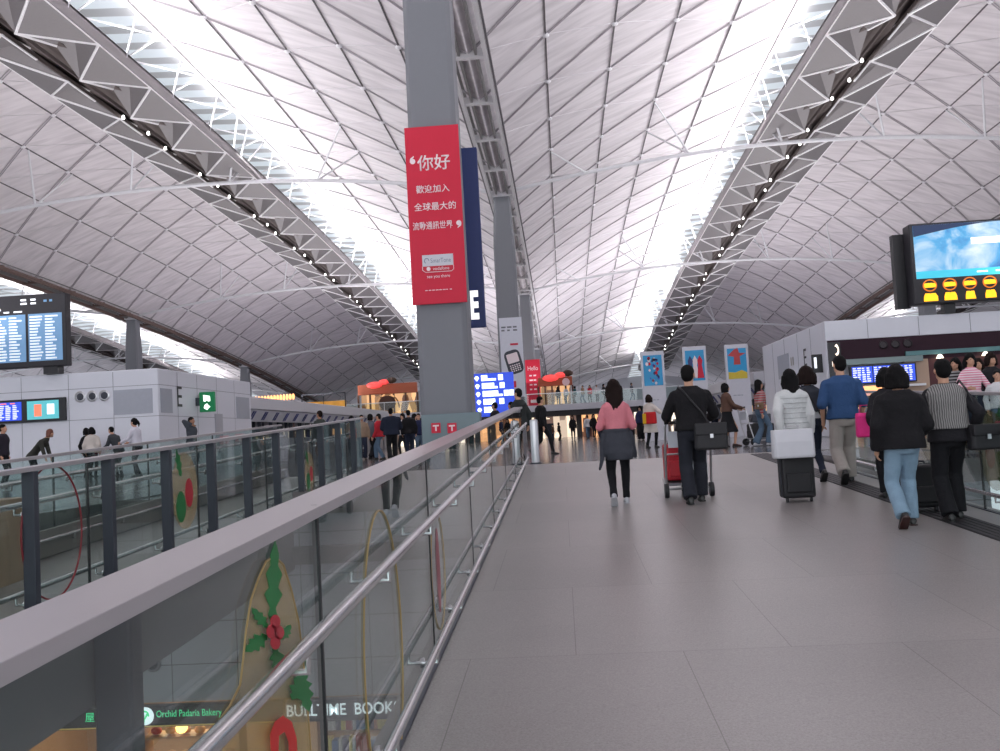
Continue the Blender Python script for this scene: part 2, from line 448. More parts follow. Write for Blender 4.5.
# tie bars: a shallow arch from valley to valley at each row of columns, propped off the vault by V struts
YCOL = (26.0, 60.0, 94.0, 128.0, 162.0)
PEAK = (0, 17.3, 15.75, 13.3, 10.5)
tl = {0: 'arched grey tie bar across the left vault, %s', 1: 'arched grey tie bar across the right vault, %s', 2: 'arched tie bar across the outer left vault, %s', 3: 'arched tie bar across the outer right vault, %s'}
wh = ['overhead', 'the nearest, at the second column', 'at the third column', 'at the fourth column', 'the farthest']
TIES = []
for vi, vx in enumerate(VAULTS + OUTER):
    sg = -1 if vx < SPX else 1
    for yi, y in enumerate(YCOL):
        if yi == 0: continue
        t = thing('arched_tie_bar', tl[vi] % wh[yi], 'tie bar', (vx, y, zval(y)), 0)
        pk = EYE + PEAK[yi]; z0 = zval(y) + 0.15; zt = lambda off: z0 + (pk - z0) * (1 - (off / HALF) ** 2)
        b_ = MB(); b_.path([(XO(vx, o_), y, zt(o_)) for o_ in [-HALF + 0.6 + (2 * HALF - 1.2) * j / 24 for j in range(25)]], 0.13, 8)
        b_.build('arch_tube', TIE, t, smooth=True)
        for off in (-14.0, -7.4, -1.6, 4.7, 10.8):
            off *= sg; e = off * 0.93 if abs(off) > 3 else off
            i = round((off + HALF) / SW - 0.35 * sg); i = max(1, min(NST - 1, i)); xo = -HALF + SW * i
            s_ = MB()
            for dy in (-2.7, 2.7):
                s_.tube((XO(vx, off), y, zt(off)), (XO(vx, xo), y + dy, zroof(xo, y + dy) - 0.05), 0.075, 0.05, 6)
            s_.build('v_strut', TIE, t, smooth=True)

# ================================================================ floors, ramps
RS = 0.0442; YT = 20.1
def zr(y): return -(YT - y) * RS if y < YT else 0.0
RAMPM = tile_mat('ramp_granite', srgb(144, 139, 137), srgb(139, 134, 132), srgb(106, 102, 99), 1.25, 1.9, 0.5, 0.34, 0.003, 0.20, spec=0.5)
HALLM = tile_mat('hall_granite', srgb(104, 101, 102), srgb(112, 108, 108), srgb(70, 68, 68), 1.2, 1.2, 0.0, 0.10, 0.004, 0.06, spec=0.7, rvar=0.06)
LOWM = tile_mat('lower_floor_tile', srgb(150, 148, 145), srgb(140, 138, 136), srgb(90, 90, 88), 0.9, 0.9, 0.0, 0.25)
CONC = mat('fascia_grey', srgb(92, 92, 96), 0.7)
RW = 4.62
def ramp_slab(x0, x1, top, th, mtop, name):
    b_ = MB(); ys = [-6, YT]
    b_.add([(x0, ys[0], zr(ys[0])), (x1, ys[0], zr(ys[0])), (x1, YT, 0), (x0, YT, 0), (x0, ys[0], zr(ys[0]) - th), (x1, ys[0], zr(ys[0]) - th), (x1, YT, -th), (x0, YT, -th)],
           [(0, 1, 2, 3), (7, 6, 5, 4), (0, 4, 5, 1), (1, 5, 6, 2), (2, 6, 7, 3), (3, 7, 4, 0)])
    return struct(b_, name, mtop)
ramp_slab(-0.86, RW, 0, 0.4, RAMPM, 'floor')
ramp_slab(-5.95, -4.15, 0, 0.4, RAMPM, 'floor_left_ramp')
b_ = MB()
for x in (-4.12, -5.98): b_.beam((x, -6, zr(-6) - 0.42), (x, YT, -0.42), 0.08, 0.92)
b_.beam((-5.05, -6, zr(-6) - 0.66), (-5.05, YT, -0.66), 1.8, 0.44)
b_.beam((-0.90, -6, zr(-6) - 0.35), (-0.90, YT, -0.35), 0.06, 0.75)
struct(b_, 'trim_7', CONC)
# upper floor
b_ = MB(); b_.box(-75, 75, YT, 180, -0.35, 0); b_.box(6.4, 75, 2, YT, -0.35, 0); b_.box(-75, -6.6, 9, YT, -0.35, 0)
struct(b_, 'floor_upper_hall', HALLM)
b_ = MB(); b_.box(-40, 30, -25, 32, -6.1, -5.8); struct(b_, 'floor_lower', LOWM)
# slotted drain along the right of the ramp
b_ = MB(); GR = mat('grating', srgb(58, 56, 60), 0.55, 0.4)
for x in (3.83, 3.90, 3.97, 4.04, 4.11): b_.beam((x, -5, zr(-5) + 0.004), (x, YT - 0.3, zr(YT - 0.3) + 0.004), 0.045, 0.012)
tagit(b_.build('floor_grating', GR), 'dark slotted drain grating running up the right side of the ramp', 'drain')
b_ = MB(); b_.beam((3.97, -5, zr(-5) + 0.002), (3.97, YT - 0.3, zr(YT - 0.3) + 0.002), 0.36, 0.006); struct(b_, 'trim_8', mat('grate_gap', srgb(34, 33, 36), 0.7))

# ================================================================ balustrades
GL = glass('balustrade_glass', (0.86, 0.93, 0.91), 0.045)
CAPM = mat('cap_aluminium', srgb(166, 160, 163), 0.32, 0.15, var=0.02)
RAILM = mat('rail_steel', (0.62, 0.61, 0.62), 0.24, 0.9, var=0.03)
JOINT = mat('joint_black', (0.01, 0.01, 0.012), 0.5)
def ramp_rail(name, label, xg, side, y0, y1, capz, caplo, posts=0.0, pw=0.10, capw=0.155, group=None, joints=2.52, j0=3.1, cap_t=0.035, postx=0.0):
    """glass balustrade following the ramp; side = +1 when its handrails are on the +x face"""
    t = thing(name, label, 'balustrade', (xg, (y0 + y1) / 2, zr((y0 + y1) / 2)), 0, group)
    Z = lambda y, h: zr(y) + h
    js = [y0]; y = j0
    while y < y1:
        if y > y0: js.append(y)
        y += joints
    js.append(y1)
    for a, b2 in zip(js, js[1:]):
        g = MB()
        a2, c2 = a + 0.012, b2 - 0.012
        g.add([(xg + sx * 0.006, y, Z(y, h)) for y in (a2, c2) for sx in (-1, 1) for h in (-0.35, capz - 0.01)],
              [(0, 1, 3, 2), (4, 6, 7, 5), (0, 4, 5, 1), (2, 3, 7, 6), (1, 5, 7, 3), (0, 2, 6, 4)])
        g.build('glass_panel', GL, t)
        if b2 < y1:
            s_ = MB(); s_.beam((xg, b2, Z(b2, -0.35)), (xg, b2, Z(b2, capz)), 0.02, 0.016, up=(0, 1, 0)); s_.build('panel_joint', JOINT, t)
    c = MB(); cx = xg - side * (capw / 2 - 0.03)
    c.beam((cx, y0, Z(y0, capz - cap_t / 2)), (cx, y1, Z(y1, capz - cap_t / 2)), capw, cap_t)
    c.build('top_cap', CAPM, t, bevel=0.002)
    xr = xg + side * 0.085
    for h, r, nm in ((0.90, 0.024, 'handrail'), (0.21, 0.022, 'bumper_rail')):
        hr = MB(); hr.path([(xr, y0, Z(y0, h)), (xr, y1, Z(y1, h))], r, 14); hr.build(nm, RAILM, t, smooth=True)
        y = y0 + 0.6
        while y < y1:
            br = MB()
            br.path([(xr, y, Z(y, h)), (xr, y, Z(y, h) - 0.07), (xg, y, Z(y, h) - 0.07)], 0.012, 8)
            br.lathe((xg + side * 0.006, y, Z(y, h) - 0.07), [(0.028, 0), (0.028, side * 0.012)], 12, 'x')
            br.build('rail_bracket', RAILM, t, smooth=True)
            y += 1.26
    ch = MB(); ch.beam((xg, y0, Z(y0, -0.05)), (xg, y1, Z(y1, -0.05)), 0.05, 0.12); ch.build('base_channel', DARK, t)
    if posts:
        y = y0 + 0.52
        while y < y1:
            p = MB(); p.box(xg + postx - pw * 0.5, xg + postx + pw * 0.5, y - 0.035, y + 0.035, Z(y, -0.6), Z(y, capz - cap_t)); p.build('post', DARK, t, bevel=0.005)
            y += posts
    return t
ramp_rail('glass_balustrade', 'near glass balustrade with wide grey cap and two steel handrails, left edge of the ramp', -0.83, 1, -3.0, 19.3, 1.24, 0, capw=0.17, cap_t=0.035)
ramp_rail('glass_balustrade', 'glass balustrade with dark posts along the left ramp, across the void', -4.2, -1, -1.0, 19.6, 1.20, 0, posts=1.27, pw=0.10, capw=0.12, postx=0.06)
ramp_rail('glass_balustrade', 'far glass balustrade with handrails on the outer edge of the left ramp', -5.9, 1, -1.0, 19.6, 1.15, 0, capw=0.08)
ramp_rail('glass_balustrade', 'glass balustrade with steel rails on the right edge of the ramp, behind the walkers', 4.5, -1, -3.0, 15.6, 1.28, 0, capw=0.10)
b_ = MB(); b_.beam((-5.87, -1, zr(-1) + 0.15), (-5.87, 19.6, 0.15), 0.06, 0.30); struct(b_, 'baseboard_left', mat('kick_panel', srgb(116, 110, 106), 0.5))
# beige side panel at the near end of the left ramp
b_ = MB(); b_.box(-5.78, -5.35, 5.5, 9.2, zr(5.5) + 0.002, zr(8) + 0.85)
tagit(b_.build('side_panel', mat('bronze_panel', srgb(150, 126, 104), 0.4), bevel=0.01), 'beige bronze side panel behind the first posts at far left', 'panel')

# columns down the middle and along the outer valleys
COLM = mat('column_grey', srgb(122, 124, 130), 0.55, var=0.02)
cl = {0: 'tall grey column carrying the red banner with white Chinese writing', 1: 'grey column behind, carrying the white handset poster', 2: 'grey column with the small red banner, third in the row', 3: 'slim far column of the middle row, fourth', 4: 'farthest and smallest column of the middle row'}
def column(x, y, label, wd=1.4):
    z1 = zval(y) + 0.1
    t = thing('column', label, 'column', (x, y, 0))
    b2 = MB(); b2.rings([[(x + a * wd / 2 * k, y + c * wd / 2 * k, z) for a, c in ((-1, -.82), (-.82, -1), (.82, -1), (1, -.82), (1, .82), (.82, 1), (-.82, 1), (-1, .82))] for z, k in ((0, 1), (z1 - 3.5, 0.93), (z1 - 0.5, 0.72), (z1 - 0.3, 0.72))])
    b2.build('shaft', COLM, t, bevel=0.02)
    b3 = MB(); b3.cbox((x, y, z1 - 0.2), wd * 0.9, wd * 0.9, 0.2); b3.cbox((x, y, z1 - 0.05), wd * 1.15, wd * 0.5, 0.15); b3.build('capital', TIE, t, bevel=0.02)
    return t
for i, y in enumerate(YCOL): column(SPX - (0.10 if i == 0 else 0.05), y, cl[i], 1.4 if i == 0 else 1.45)
for i, y in enumerate(YCOL[1:]):
    column(SPX - 2 * HALF - LSH, y, ['grey column of the outer left row, beside the departures board', 'grey column rising behind the white kiosk on the left', 'grey column behind the orange lanterns', 'farthest grey column of the left outer row'][i])
    column(SPX + 2 * HALF, y, ['grey column of the outer right row, beyond the picture edge', 'grey column of the right outer row behind the globe screen', 'far grey column of the right outer row', 'farthest grey column of the right outer row'][i])
# ================================================================ lower level seen through the near glass
TILEW = tile_mat('wall_tile', srgb(150, 152, 158), srgb(146, 148, 154), srgb(90, 92, 98), 1.0, 0.62, 0.0, 0.4, 0.008, 0.02)
b_ = MB(); b_.box(-9, 6, 14.0, 14.3, -3.02, -0.36)
o = struct(b_, 'wall_lower_back', TILEW)
# the tiles run in x and z
for nd in o.data.materials[0].node_tree.nodes:
    if nd.type == 'TEX_BRICK':
        nt_ = o.data.materials[0].node_tree; cx = nt_.nodes.new('ShaderNodeSeparateXYZ'); cb = nt_.nodes.new('ShaderNodeCombineXYZ')
        src = [l.from_socket for l in nt_.links if l.to_socket == nd.inputs['Vector']][0]
        nt_.links.new(src, cx.inputs[0]); nt_.links.new(cx.outputs[0], cb.inputs[0]); nt_.links.new(cx.outputs[2], cb.inputs[1]); nt_.links.new(cb.outputs[0], nd.inputs['Vector'])
        break
b_ = MB(); b_.box(-9, 6, 13.9, 14.3, -1.08, -0.82); struct(b_, 'trim_9', mat('band_grey', srgb(88, 88, 92), 0.6))
b_ = MB(); b_.box(-4.08, -0.95, 14.02, YT, -0.36, -0.02); b_.box(4.7, 6.4, 14.02, YT, -0.36, -0.02); b_.box(-6.6, -6.02, 14.02, YT, -0.36, -0.02); struct(b_, 'floor_bridge', HALLM)
b_ = MB(); b_.box(-9, 6, 17.2, 17.4, -5.8, -3.0); b_.box(-9.2, -9, 13.9, 17.4, -5.8, -3.0); b_.box(6, 6.2, 13.9, 17.4, -5.8, -3); b_.box(-4.6, -4.4, 14.2, 17.2, -5.8, -3.35); b_.box(-9, 6, 14.2, 17.3, -3.05, -2.95)
struct(b_, 'wall_shops', mat('shop_back_wall', srgb(150, 120, 92), 0.6))
area('shop_ceiling_lamp', (-6.6, 15.6, -3.4), (0, 0, 0), 3.2, 1.8, 110, (1, 0.72, 0.45))
area('shop_ceiling_lamp', (-1.5, 15.6, -3.4), (0, 0, 0), 4.5, 1.8, 150, (1, 0.88, 0.66))
area('concourse_lamp', (-2.4, 8, -1.2), (0, 0, 0), 1.2, 8, 60, (1, 0.95, 0.9))
area('concourse_lamp', (-8.5, 8, -1.2), (0, 0, 0), 1.2, 8, 60, (1, 0.95, 0.9))
SIGNK = mat('sign_black', (0.012, 0.012, 0.014), 0.35)
GRN = mat('letters_green', (0.1, 0.8, 0.35), 0.4, emit=0.7, ecol=(0.06, 0.8, 0.33))
WHL = mat('letters_white', (0.9, 0.95, 1), 0.4, emit=1.0, ecol=(0.85, 0.93, 1))
t = thing('shop_sign', 'long black bakery sign with green letters and round white emblem, lower level', 'sign', (-6.3, 13.9, -3.33))
MB().box(-8.6, -4.3, 13.85, 13.99, -3.34, -3.03).build('sign_board', SIGNK, t, bevel=0.01)
MB().box(-8.6, -4.3, 13.83, 13.85, -3.325, -3.31).build('gold_line', mat('gold', (0.7, 0.5, 0.15), 0.35, 0.5, emit=0.15), t)
text('Orchid Padaria Bakery', (-5.70, 13.845, -3.16), 0.13, GRN, t, maxw=0.98)
text('蘭', (-6.62, 13.845, -3.16), 0.001, GRN, t) if False else None
em = MB().lathe((-6.36, 13.85, -3.17), [(0.13, 0.0), (0.13, -0.012), (0.10, -0.02)], 24, 'y').build('emblem', WHL, t)
b2 = MB(); b2.path([(-6.36 + 0.06 * math.cos(a), 13.825, -3.17 + 0.075 * math.sin(a)) for a in [k * PI / 8 for k in range(13)]], 0.012, 6); b2.cap((-6.39, 13.825, -3.25), (-6.32, 13.825, -3.14), 0.012, 0.016, 6)
b2.build('emblem_flourish', GRN, t)
text('屋', (-7.2, 13.845, -3.16), 0.13, GRN, t)
t = thing('shop_sign', 'black bookshop sign with white serif capitals beside the bakery sign', 'sign', (-2.5, 13.9, -3.33))
MB().box(-4.25, 0.6, 13.85, 13.99, -3.34, -3.03).build('sign_board', mat('sign_slate', srgb(52, 60, 70), 0.35), t, bevel=0.01)
text('BULLTIME  BOOKSHOP', (-3.20, 13.845, -3.17), 0.17, WHL, t, maxw=2.08, bold=0.012)
# bakery counter with loaves, bookshop shelves with books
CN = {(180, 60, 50): 'red', (60, 110, 160): 'blue', (220, 200, 90): 'yellow', (70, 130, 80): 'green', (210, 210, 205): 'white', (40, 50, 90): 'navy', (200, 120, 60): 'orange', (196, 130, 62): 'golden', (214, 160, 90): 'pale', (170, 96, 44): 'brown', (190, 60, 40): 'red'}
def shelf_unit(x0, x1, y, label, cols, nm, item, rows, group):
    t = thing('display_shelf', label, 'shelf', (x0, y, -5.8))
    W_ = mat('shelf_wood', srgb(150, 110, 70), 0.5)
    for x in (x0, x1): MB().box(x - 0.02, x + 0.02, y, y + 0.35, -5.8, -3.5).build('side_panel', W_, t)
    for z in rows: MB().box(x0 + 0.02, x1 - 0.02, y, y + 0.35, z - 0.015, z + 0.015).build('shelf_board', W_, t)
    n = 0
    protos = []
    for z in rows[-3:]:
        x = x0 + 0.08
        while x < x1 - 0.16:
            wd = random.choice((0.05, 0.07, 0.1)) if item == 'book' else 0.2
            c = random.choice(cols)
            key = (wd, c)
            pr = [p for p in protos if p[0] == key]
            if not pr:
                b_ = MB()
                if item == 'book':
                    hh = random.uniform(0.2, 0.27); b_.box(0, wd - 0.008, 0, 0.17, 0, hh)
                else: b_.ell((0.09, 0.1, 0.06), 0.09, 0.07, 0.062, 10, 6)
                o = b_.build(item, mat(nm + '_%d' % cols.index(c), srgb(*c), 0.5), smooth=item != 'book', bevel=0.004 if item == 'book' else 0)
                protos.append((key, o)); first = True
            else: o = pr[0][1].copy(); scn.collection.objects.link(o)
            o.location = (x, y + 0.04, z + 0.016)
            tagit(o, ('%s spined small book standing on the %s of the lower level bookshop' % (CN.get(c, 'plain'), ['lower shelf', 'middle shelf', 'top shelf'][rows[-3:].index(z)] + (' left unit' if x0 < -3 else ' right unit')) if item == 'book' else '%s round bread loaf on the %s of the lower level bakery' % (CN.get(c, 'plain'), ['lower shelf', 'middle shelf', 'top shelf'][rows[-3:].index(z)])), item, group)
            x += wd + (0.004 if item == 'book' else 0.03); n += 1
shelf_unit(-3.95, -2.6, 14.45, 'wooden bookshelf below the bookshop sign, left one', [(180, 60, 50), (60, 110, 160), (220, 200, 90), (70, 130, 80), (210, 210, 205), (40, 50, 90), (200, 120, 60)], 'book', 'book', [-5.2, -4.8, -4.42, -4.04, -3.68], 'books in the lower level bookshop')
shelf_unit(-2.45, -1.1, 14.45, 'wooden bookshelf below the bookshop sign, right one', [(180, 60, 50), (60, 110, 160), (220, 200, 90), (70, 130, 80), (210, 210, 205), (40, 50, 90), (200, 120, 60)], 'book', 'book', [-5.2, -4.8, -4.42, -4.04, -3.68], 'books in the lower level bookshop')
shelf_unit(-6.7, -5.2, 14.45, 'wooden bread shelf glowing orange in the bakery below its sign', [(196, 130, 62), (214, 160, 90), (170, 96, 44), (190, 60, 40)], 'loaf', 'loaf', [-5.2, -4.8, -4.42, -4.04, -3.68], 'loaves in the lower level bakery')
t = thing('pendant_lamp', 'small glowing orange lamp hanging in the bakery doorway', 'lamp', (-6.05, 14.4, -3.6))
MB().tube((-6.05, 14.4, -3.45), (-6.05, 14.4, -3.06), 0.008).build('cord', BLACK, t)
MB().ell((-6.05, 14.4, -3.52), 0.09, 0.09, 0.08).build('globe', mat('lamp_orange', (1, 0.6, 0.25), emit=5, ecol=(1, 0.5, 0.15)), t, smooth=True)
t = dup(t, (-5.3, 14.4, -3.6), label='second glowing orange lamp in the bakery, nearer the bookshop')
# dark post under the left ramp
t = thing('support_post', 'thick dark post standing in the void, lower left behind the near glass', 'post', (-3.93, 8.0, -5.8))
MB().box(-4.07, -3.74, 7.9, 8.15, -5.8, -0.5).build('post_shaft', DARK, t, bevel=0.03)
MB().box(-4.2, -3.64, 7.8, 8.25, -5.8, -5.5).build('post_foot', DARK, t, bevel=0.02)
t = thing('wall_speaker', 'small round grey loudspeaker on the tiled wall above the bakery', 'speaker', (-6.28, 14, -2.45))
MB().lathe((-6.28, 14.0, -2.45), [(0.12, 0), (0.12, -0.03), (0.10, -0.04)], 20, 'y').build('speaker_ring', mat('ring_grey', srgb(112, 114, 120), 0.5), t)
MB().lathe((-6.28, 13.97, -2.45), [(0.085, 0), (0.08, -0.014), (0.02, -0.02)], 20, 'y').build('speaker_cone', DARK, t)

# ================================================================ left kiosk
KW = mat('kiosk_panel', srgb(222, 224, 232), 0.4, var=0.02); KG = mat('kiosk_grey', srgb(168, 172, 182), 0.5); SEAM = mat('seam', srgb(140, 142, 150), 0.6)
KX, KY, KH = -13.45, 31.0, 3.5
LX0 = -27.0
t = thing('service_kiosk', 'white panelled kiosk on the left carrying the letter E and a green exit sign', 'kiosk', (-20, 33, 0))
b_ = MB(); b_.box(LX0, KX, KY, 40.5, 0, KH); b_.build('kiosk_body', KW, t, bevel=0.04)
for z in (1.9, 2.95):
    MB().box(LX0, KX + 0.006, KY - 0.006, 40.5, z - 0.008, z + 0.008).build('panel_seam', SEAM, t)
for x in (-19.9, -18.2, -16.55, -15.0): MB().box(x - 0.008, x + 0.008, KY - 0.006, KY + 0.02, 0, KH - 0.05).build('panel_seam', SEAM, t)
for y in (32.6, 34.4, 36.4, 38.4): MB().box(KX - 0.02, KX + 0.006, y - 0.008, y + 0.008, 0, KH - 0.05).build('panel_seam', SEAM, t)
MB().box(-15.0, -13.65, KY - 0.02, KY + 0.02, 2.0, 2.83).build('grey_grille', KG, t)
MB().box(KX - 0.02, KX + 0.02, KY + 0.15, KY + 1.1, 2.0, 2.83).build('grey_grille', KG, t)
MB().box(KX - 0.02, KX + 0.02, 38.6, 40.2, 1.9, 2.8).build('grey_grille', KG, t)
MB().box(-18, -14.5, 35, 38, KH, KH + 0.22).build('roof_plinth', mat('plinth', srgb(130, 132, 138), 0.6), t)
INK = mat('ink_black', (0.02, 0.02, 0.025), 0.5)
text('E', (KX + 0.012, 32.75, 2.6), 0.72, INK, t, ux=(0, 1, 0), uy=(0, 0, 1), name='letter_e')
for i in range(3):
    MB().lathe((KX + 0.012, 34.6 + i * 0.42, 2.62), [(0.16, 0), (0.16, 0.01), (0.12, 0.012), (0.02, 0.012)], 20, 'x').build('symbol_roundel', mat('symbol', srgb(170, 165, 160), 0.4), t)
    MB().cbox((KX + 0.03, 34.6 + i * 0.42, 2.62), 0.01, 0.05, 0.2).build('symbol_figure', INK, t)
MB().box(KX, KX + 0.03, 36.1, 36.9, 0, 2.05).build('service_door', mat('door_grey', srgb(176, 178, 186), 0.4), t)
for i in range(3):
    r = MB().lathe((-16.15 + i * 0.42, KY - 0.0, 2.68), [(0.19, 0), (0.19, -0.03), (0.15, -0.045), (0.14, -0.01)], 20, 'y').build('porthole_ring', STEEL, t, smooth=True)
    MB().lathe((-16.3 + i * 0.5, KY - 0.012, 2.55), [(0.135, 0), (0.09, -0.02), (0.03, -0.03)], 16, 'y').build('porthole_lens', DARK, r) if False else MB().lathe((-16.15 + i * 0.42, KY - 0.005, 2.68), [(0.135, 0), (0.09, -0.02), (0.03, -0.03)], 16, 'y').build('porthole_lens', DARK, t)
# exit sign
EX = mat('exit_green', (0.0, 0.12, 0.04), 0.4, emit=0.25, ecol=(0.0, 0.3, 0.1)); EXW = mat('exit_white', (1, 1, 1), 0.4, emit=1.5, ecol=(0.85, 1, 0.9))
t = thing('exit_sign', 'green lit exit sign projecting from the white kiosk on the left', 'sign', (-12.9, 34.2, 2.1))
MB().box(-13.30, -12.72, 34.2, 34.32, 2.06, 2.80).build('sign_case', EX, t, bevel=0.02); MB().box(-13.46, -13.28, 34.22, 34.30, 2.3, 2.6).build('bracket', DARK, t)
MB().prism([(-0.13, 0.13), (0.12, 0.08), (0.13, -0.11), (0.05, -0.12), (0, -0.05), (-0.05, -0.12), (-0.12, -0.11)], (-13.01, 34.19, 2.56), (1, 0, 0), (0, 0, 1), 0.01).build('running_figure', EXW, t)
MB().prism([(-0.12, -0.02), (-0.07, 0.08), (0.01, 0.12), (0.06, 0.04), (0.13, 0.0), (0.06, -0.05), (0.01, -0.12), (-0.09, -0.07)], (-13.01, 34.19, 2.25), (1, 0, 0), (0, 0, 1), 0.01).build('arrow', EXW, t)
# strip of monitors
BLU = mat('screen_blue', (0.02, 0.06, 0.5), 0.3, emit=0.8, ecol=(0.03, 0.09, 0.75)); TEAL = mat('screen_teal', (0.1, 0.5, 0.55), 0.3, emit=0.55, ecol=(0.12, 0.55, 0.6))
WPX = mat('screen_text', (1, 1, 1), 0.4, emit=0.9, ecol=(0.85, 0.9, 1)); RPX = mat('screen_red', (1, 0.2, 0.1), 0.4, emit=0.9, ecol=(1, 0.2, 0.12)); YPX = mat('screen_amber', (1, 0.7, 0.1), emit=0.9, ecol=(1, 0.7, 0.2))
def rows_of_dashes(t, x0, x1, z0, z1, y, nrow, ncol, m, name='text_rows', h=0.5, seed=1):
    rr = random.Random(seed); b_ = MB(); dz = (z1 - z0) / nrow; dx = (x1 - x0) / ncol
    for r in range(nrow):
        for c in range(ncol):
            wl = dx * rr.uniform(0.45, 0.85)
            b_.box(x0 + c * dx, x0 + c * dx + wl, y - 0.006, y, z1 - (r + 0.5) * dz - dz * h / 2, z1 - (r + 0.5) * dz + dz * h / 2)
    return b_.build(name, m, t)
t = thing('monitor_strip', 'black strip of flight monitors set into the white kiosk at far left', 'monitors', (-18, KY, 1.9))
MB().box(-22.6, -16.62, KY - 0.10, KY, 1.92, 2.70).build('strip_case', BLACK, t, bevel=0.02)
for i, (xa, xb, m_) in enumerate(((-21.8, -20.7, BLU), (-20.5, -19.4, BLU), (-19.25, -18.15, BLU), (-17.95, -16.85, TEAL))):
    s_ = MB().box(xa, xb, KY - 0.115, KY - 0.10, 2.0, 2.62).build('screen', m_, t)
    if i < 3: rows_of_dashes(t, xa + 0.05, xb - 0.05, 2.03, 2.53, KY - 0.116, 8, 4, WPX, seed=i); rows_of_dashes(t, xa + 0.05, xb - 0.05, 2.54, 2.61, KY - 0.116, 1, 3, RPX, seed=9)
    else:
        MB().box(xa + 0.25, xa + 0.5, KY - 0.122, KY - 0.115, 2.1, 2.5).build('picture_patch', RPX, t); MB().box(xa + 0.7, xa + 0.95, KY - 0.122, KY - 0.115, 2.15, 2.5).build('picture_patch', WPX, t)
# departures board on the roof
t = thing('departures_board', 'big dark departures board with two pale blue columns on the left kiosk roof', 'board', (-18.5, 30.8, 3.5))
BC = mat('board_case', srgb(38, 36, 42), 0.5); LCD = mat('board_blue', srgb(110, 150, 190), 0.4, emit=0.35, ecol=srgb(120, 165, 205))
MB().box(-22.5, -16.45, 30.75, 31.1, 3.75, 6.22).build('board_case', BC, t, bevel=0.03)
for i, (xa, xb) in enumerate(((-21.3, -19.3), (-19.05, -17.9 + 0.0), (-17.8 - 0.0, -16.8))):
    pass
for i, (xa, xb) in enumerate(((-21.5, -20.35), (-20.25, -19.1), (-19.0, -17.85), (-17.75, -16.58))):
    MB().box(xa, xb, 30.735, 30.75, 3.95, 5.55).build('display_panel', LCD, t)
    rows_of_dashes(t, xa + 0.05, xb - 0.05, 3.98, 5.5, 30.735, 15, 2, mat('board_text', (0.9, 0.95, 1), 0.4, emit=0.55, ecol=(0.8, 0.9, 1)), seed=20 + i)
text('紀錄', (-19.15, 30.74, 5.98), 0.22, WPX, t); rows_of_dashes(t, -19.6, -18.6, 5.68, 5.82, 30.74, 1, 3, WPX, seed=14); rows_of_dashes(t, -18.0, -17.3, 5.85, 6.1, 30.74, 2, 2, WPX, seed=4); rows_of_dashes(t, -17.2, -16.8, 5.9, 6.05, 30.74, 1, 2, LCD, seed=4)
rows_of_dashes(t, -20.3, -19.4, 5.6, 5.7, 30.74, 1, 2, WPX, seed=3); rows_of_dashes(t, -18.6, -17.9, 5.6, 5.7, 30.74, 1, 2, WPX, seed=8)
for x in (-20.2, -17.3): MB().box(x, x + 0.5, 30.8, 31.2, 3.5, 3.78).build('bracket_foot', BLACK, t)

# ================================================================ right kiosk with shop front
RX, RH = 8.55, 3.72
MAR = mat('fascia_maroon', srgb(50, 30, 41), 0.6, spec=0.2)
t = thing('service_kiosk', 'white topped kiosk on the right with dark maroon fascia and shop opening', 'kiosk', (14, 33, 0))
MB().box(RX, 27, 31.25, 40.5, 0, RH).build('kiosk_body', KW, t, bevel=0.04)
MB().box(RX, 27, 31.0, 31.25, 3.08, RH).build('white_fascia', KW, t, bevel=0.02)
MB().box(RX + 0.05, 27, 30.98, 31.25, 2.33, 3.08).build('maroon_fascia', MAR, t)
MB().box(RX, RX + 0.07, 31.0, 31.25, 0, 3.08).build('corner_pier', KW, t)
for x in (9.9, 11.5, 13.1, 14.7): MB().box(x - 0.008, x + 0.008, 30.99, 31.02, 3.1, RH - 0.03).build('panel_seam', SEAM, t)
for y in (32.8, 34.6, 36.6, 38.6): MB().box(RX - 0.008, RX + 0.02, y - 0.008, y + 0.008, 0, RH - 0.05).build('panel_seam', SEAM, t)
MB().box(RX - 0.02, RX + 0.02, 36.0, 37.8, 2.2, 3.1).build('grey_grille', KG, t)
MB().prism([(0, 0), (5.5, 0.0), (5.5, 0.14), (0, 0.14)], (11.0, 30.9, 2.45), (1, 0, 0), (0, 0, 1), -0.25).build('teal_awning', mat('teal_trim', srgb(84, 128, 132), 0.4), t)
for i in range(3): MB().lathe((10.35 + i * 0.38, 30.98, 2.85), [(0.14, 0), (0.14, -0.03), (0.11, -0.04), (0.1, -0.01)], 18, 'y').build('porthole_ring', mat('ring_dark', srgb(34, 24, 30), 0.3, 0.3), t)
MB().box(11.6, 27, 30.995, 31.0 + 0.2, 0, 2.33).build('shop_recess', mat('shop_red', srgb(74, 22, 28), 0.5), t)
MB().box(10.95, 11.7, 30.99, 31.2, 0, 2.33).build('cream_panel', mat('cream_panel', srgb(176, 150, 130), 0.5), t)
for x in (12.0, 13.4, 14.6): MB().lathe((x, 30.8, 2.31), [(0.03, 0.12), (0.06, 0.1), (0.11, 0.0)], 14).build('shop_downlight', mat('downlight', (1, 0.9, 0.75), emit=4, ecol=(1, 0.85, 0.65)), t)
text('F', (RX - 0.012, 34.4, 2.7), 0.6, INK, t, ux=(0, -1, 0), name='letter_f') if False else text('E', (RX - 0.012, 33.6, 2.75), 0.6, INK, t, ux=(0, -1, 0), name='letter_e')
rows = [MB().cbox((RX - 0.02, 35.3 + i * 0.3, 2.75), 0.012, 0.10, 0.3).build('symbol_figure', mat('symbol', (0.5, 0.5, 0.5)), t) for i in range(2)]
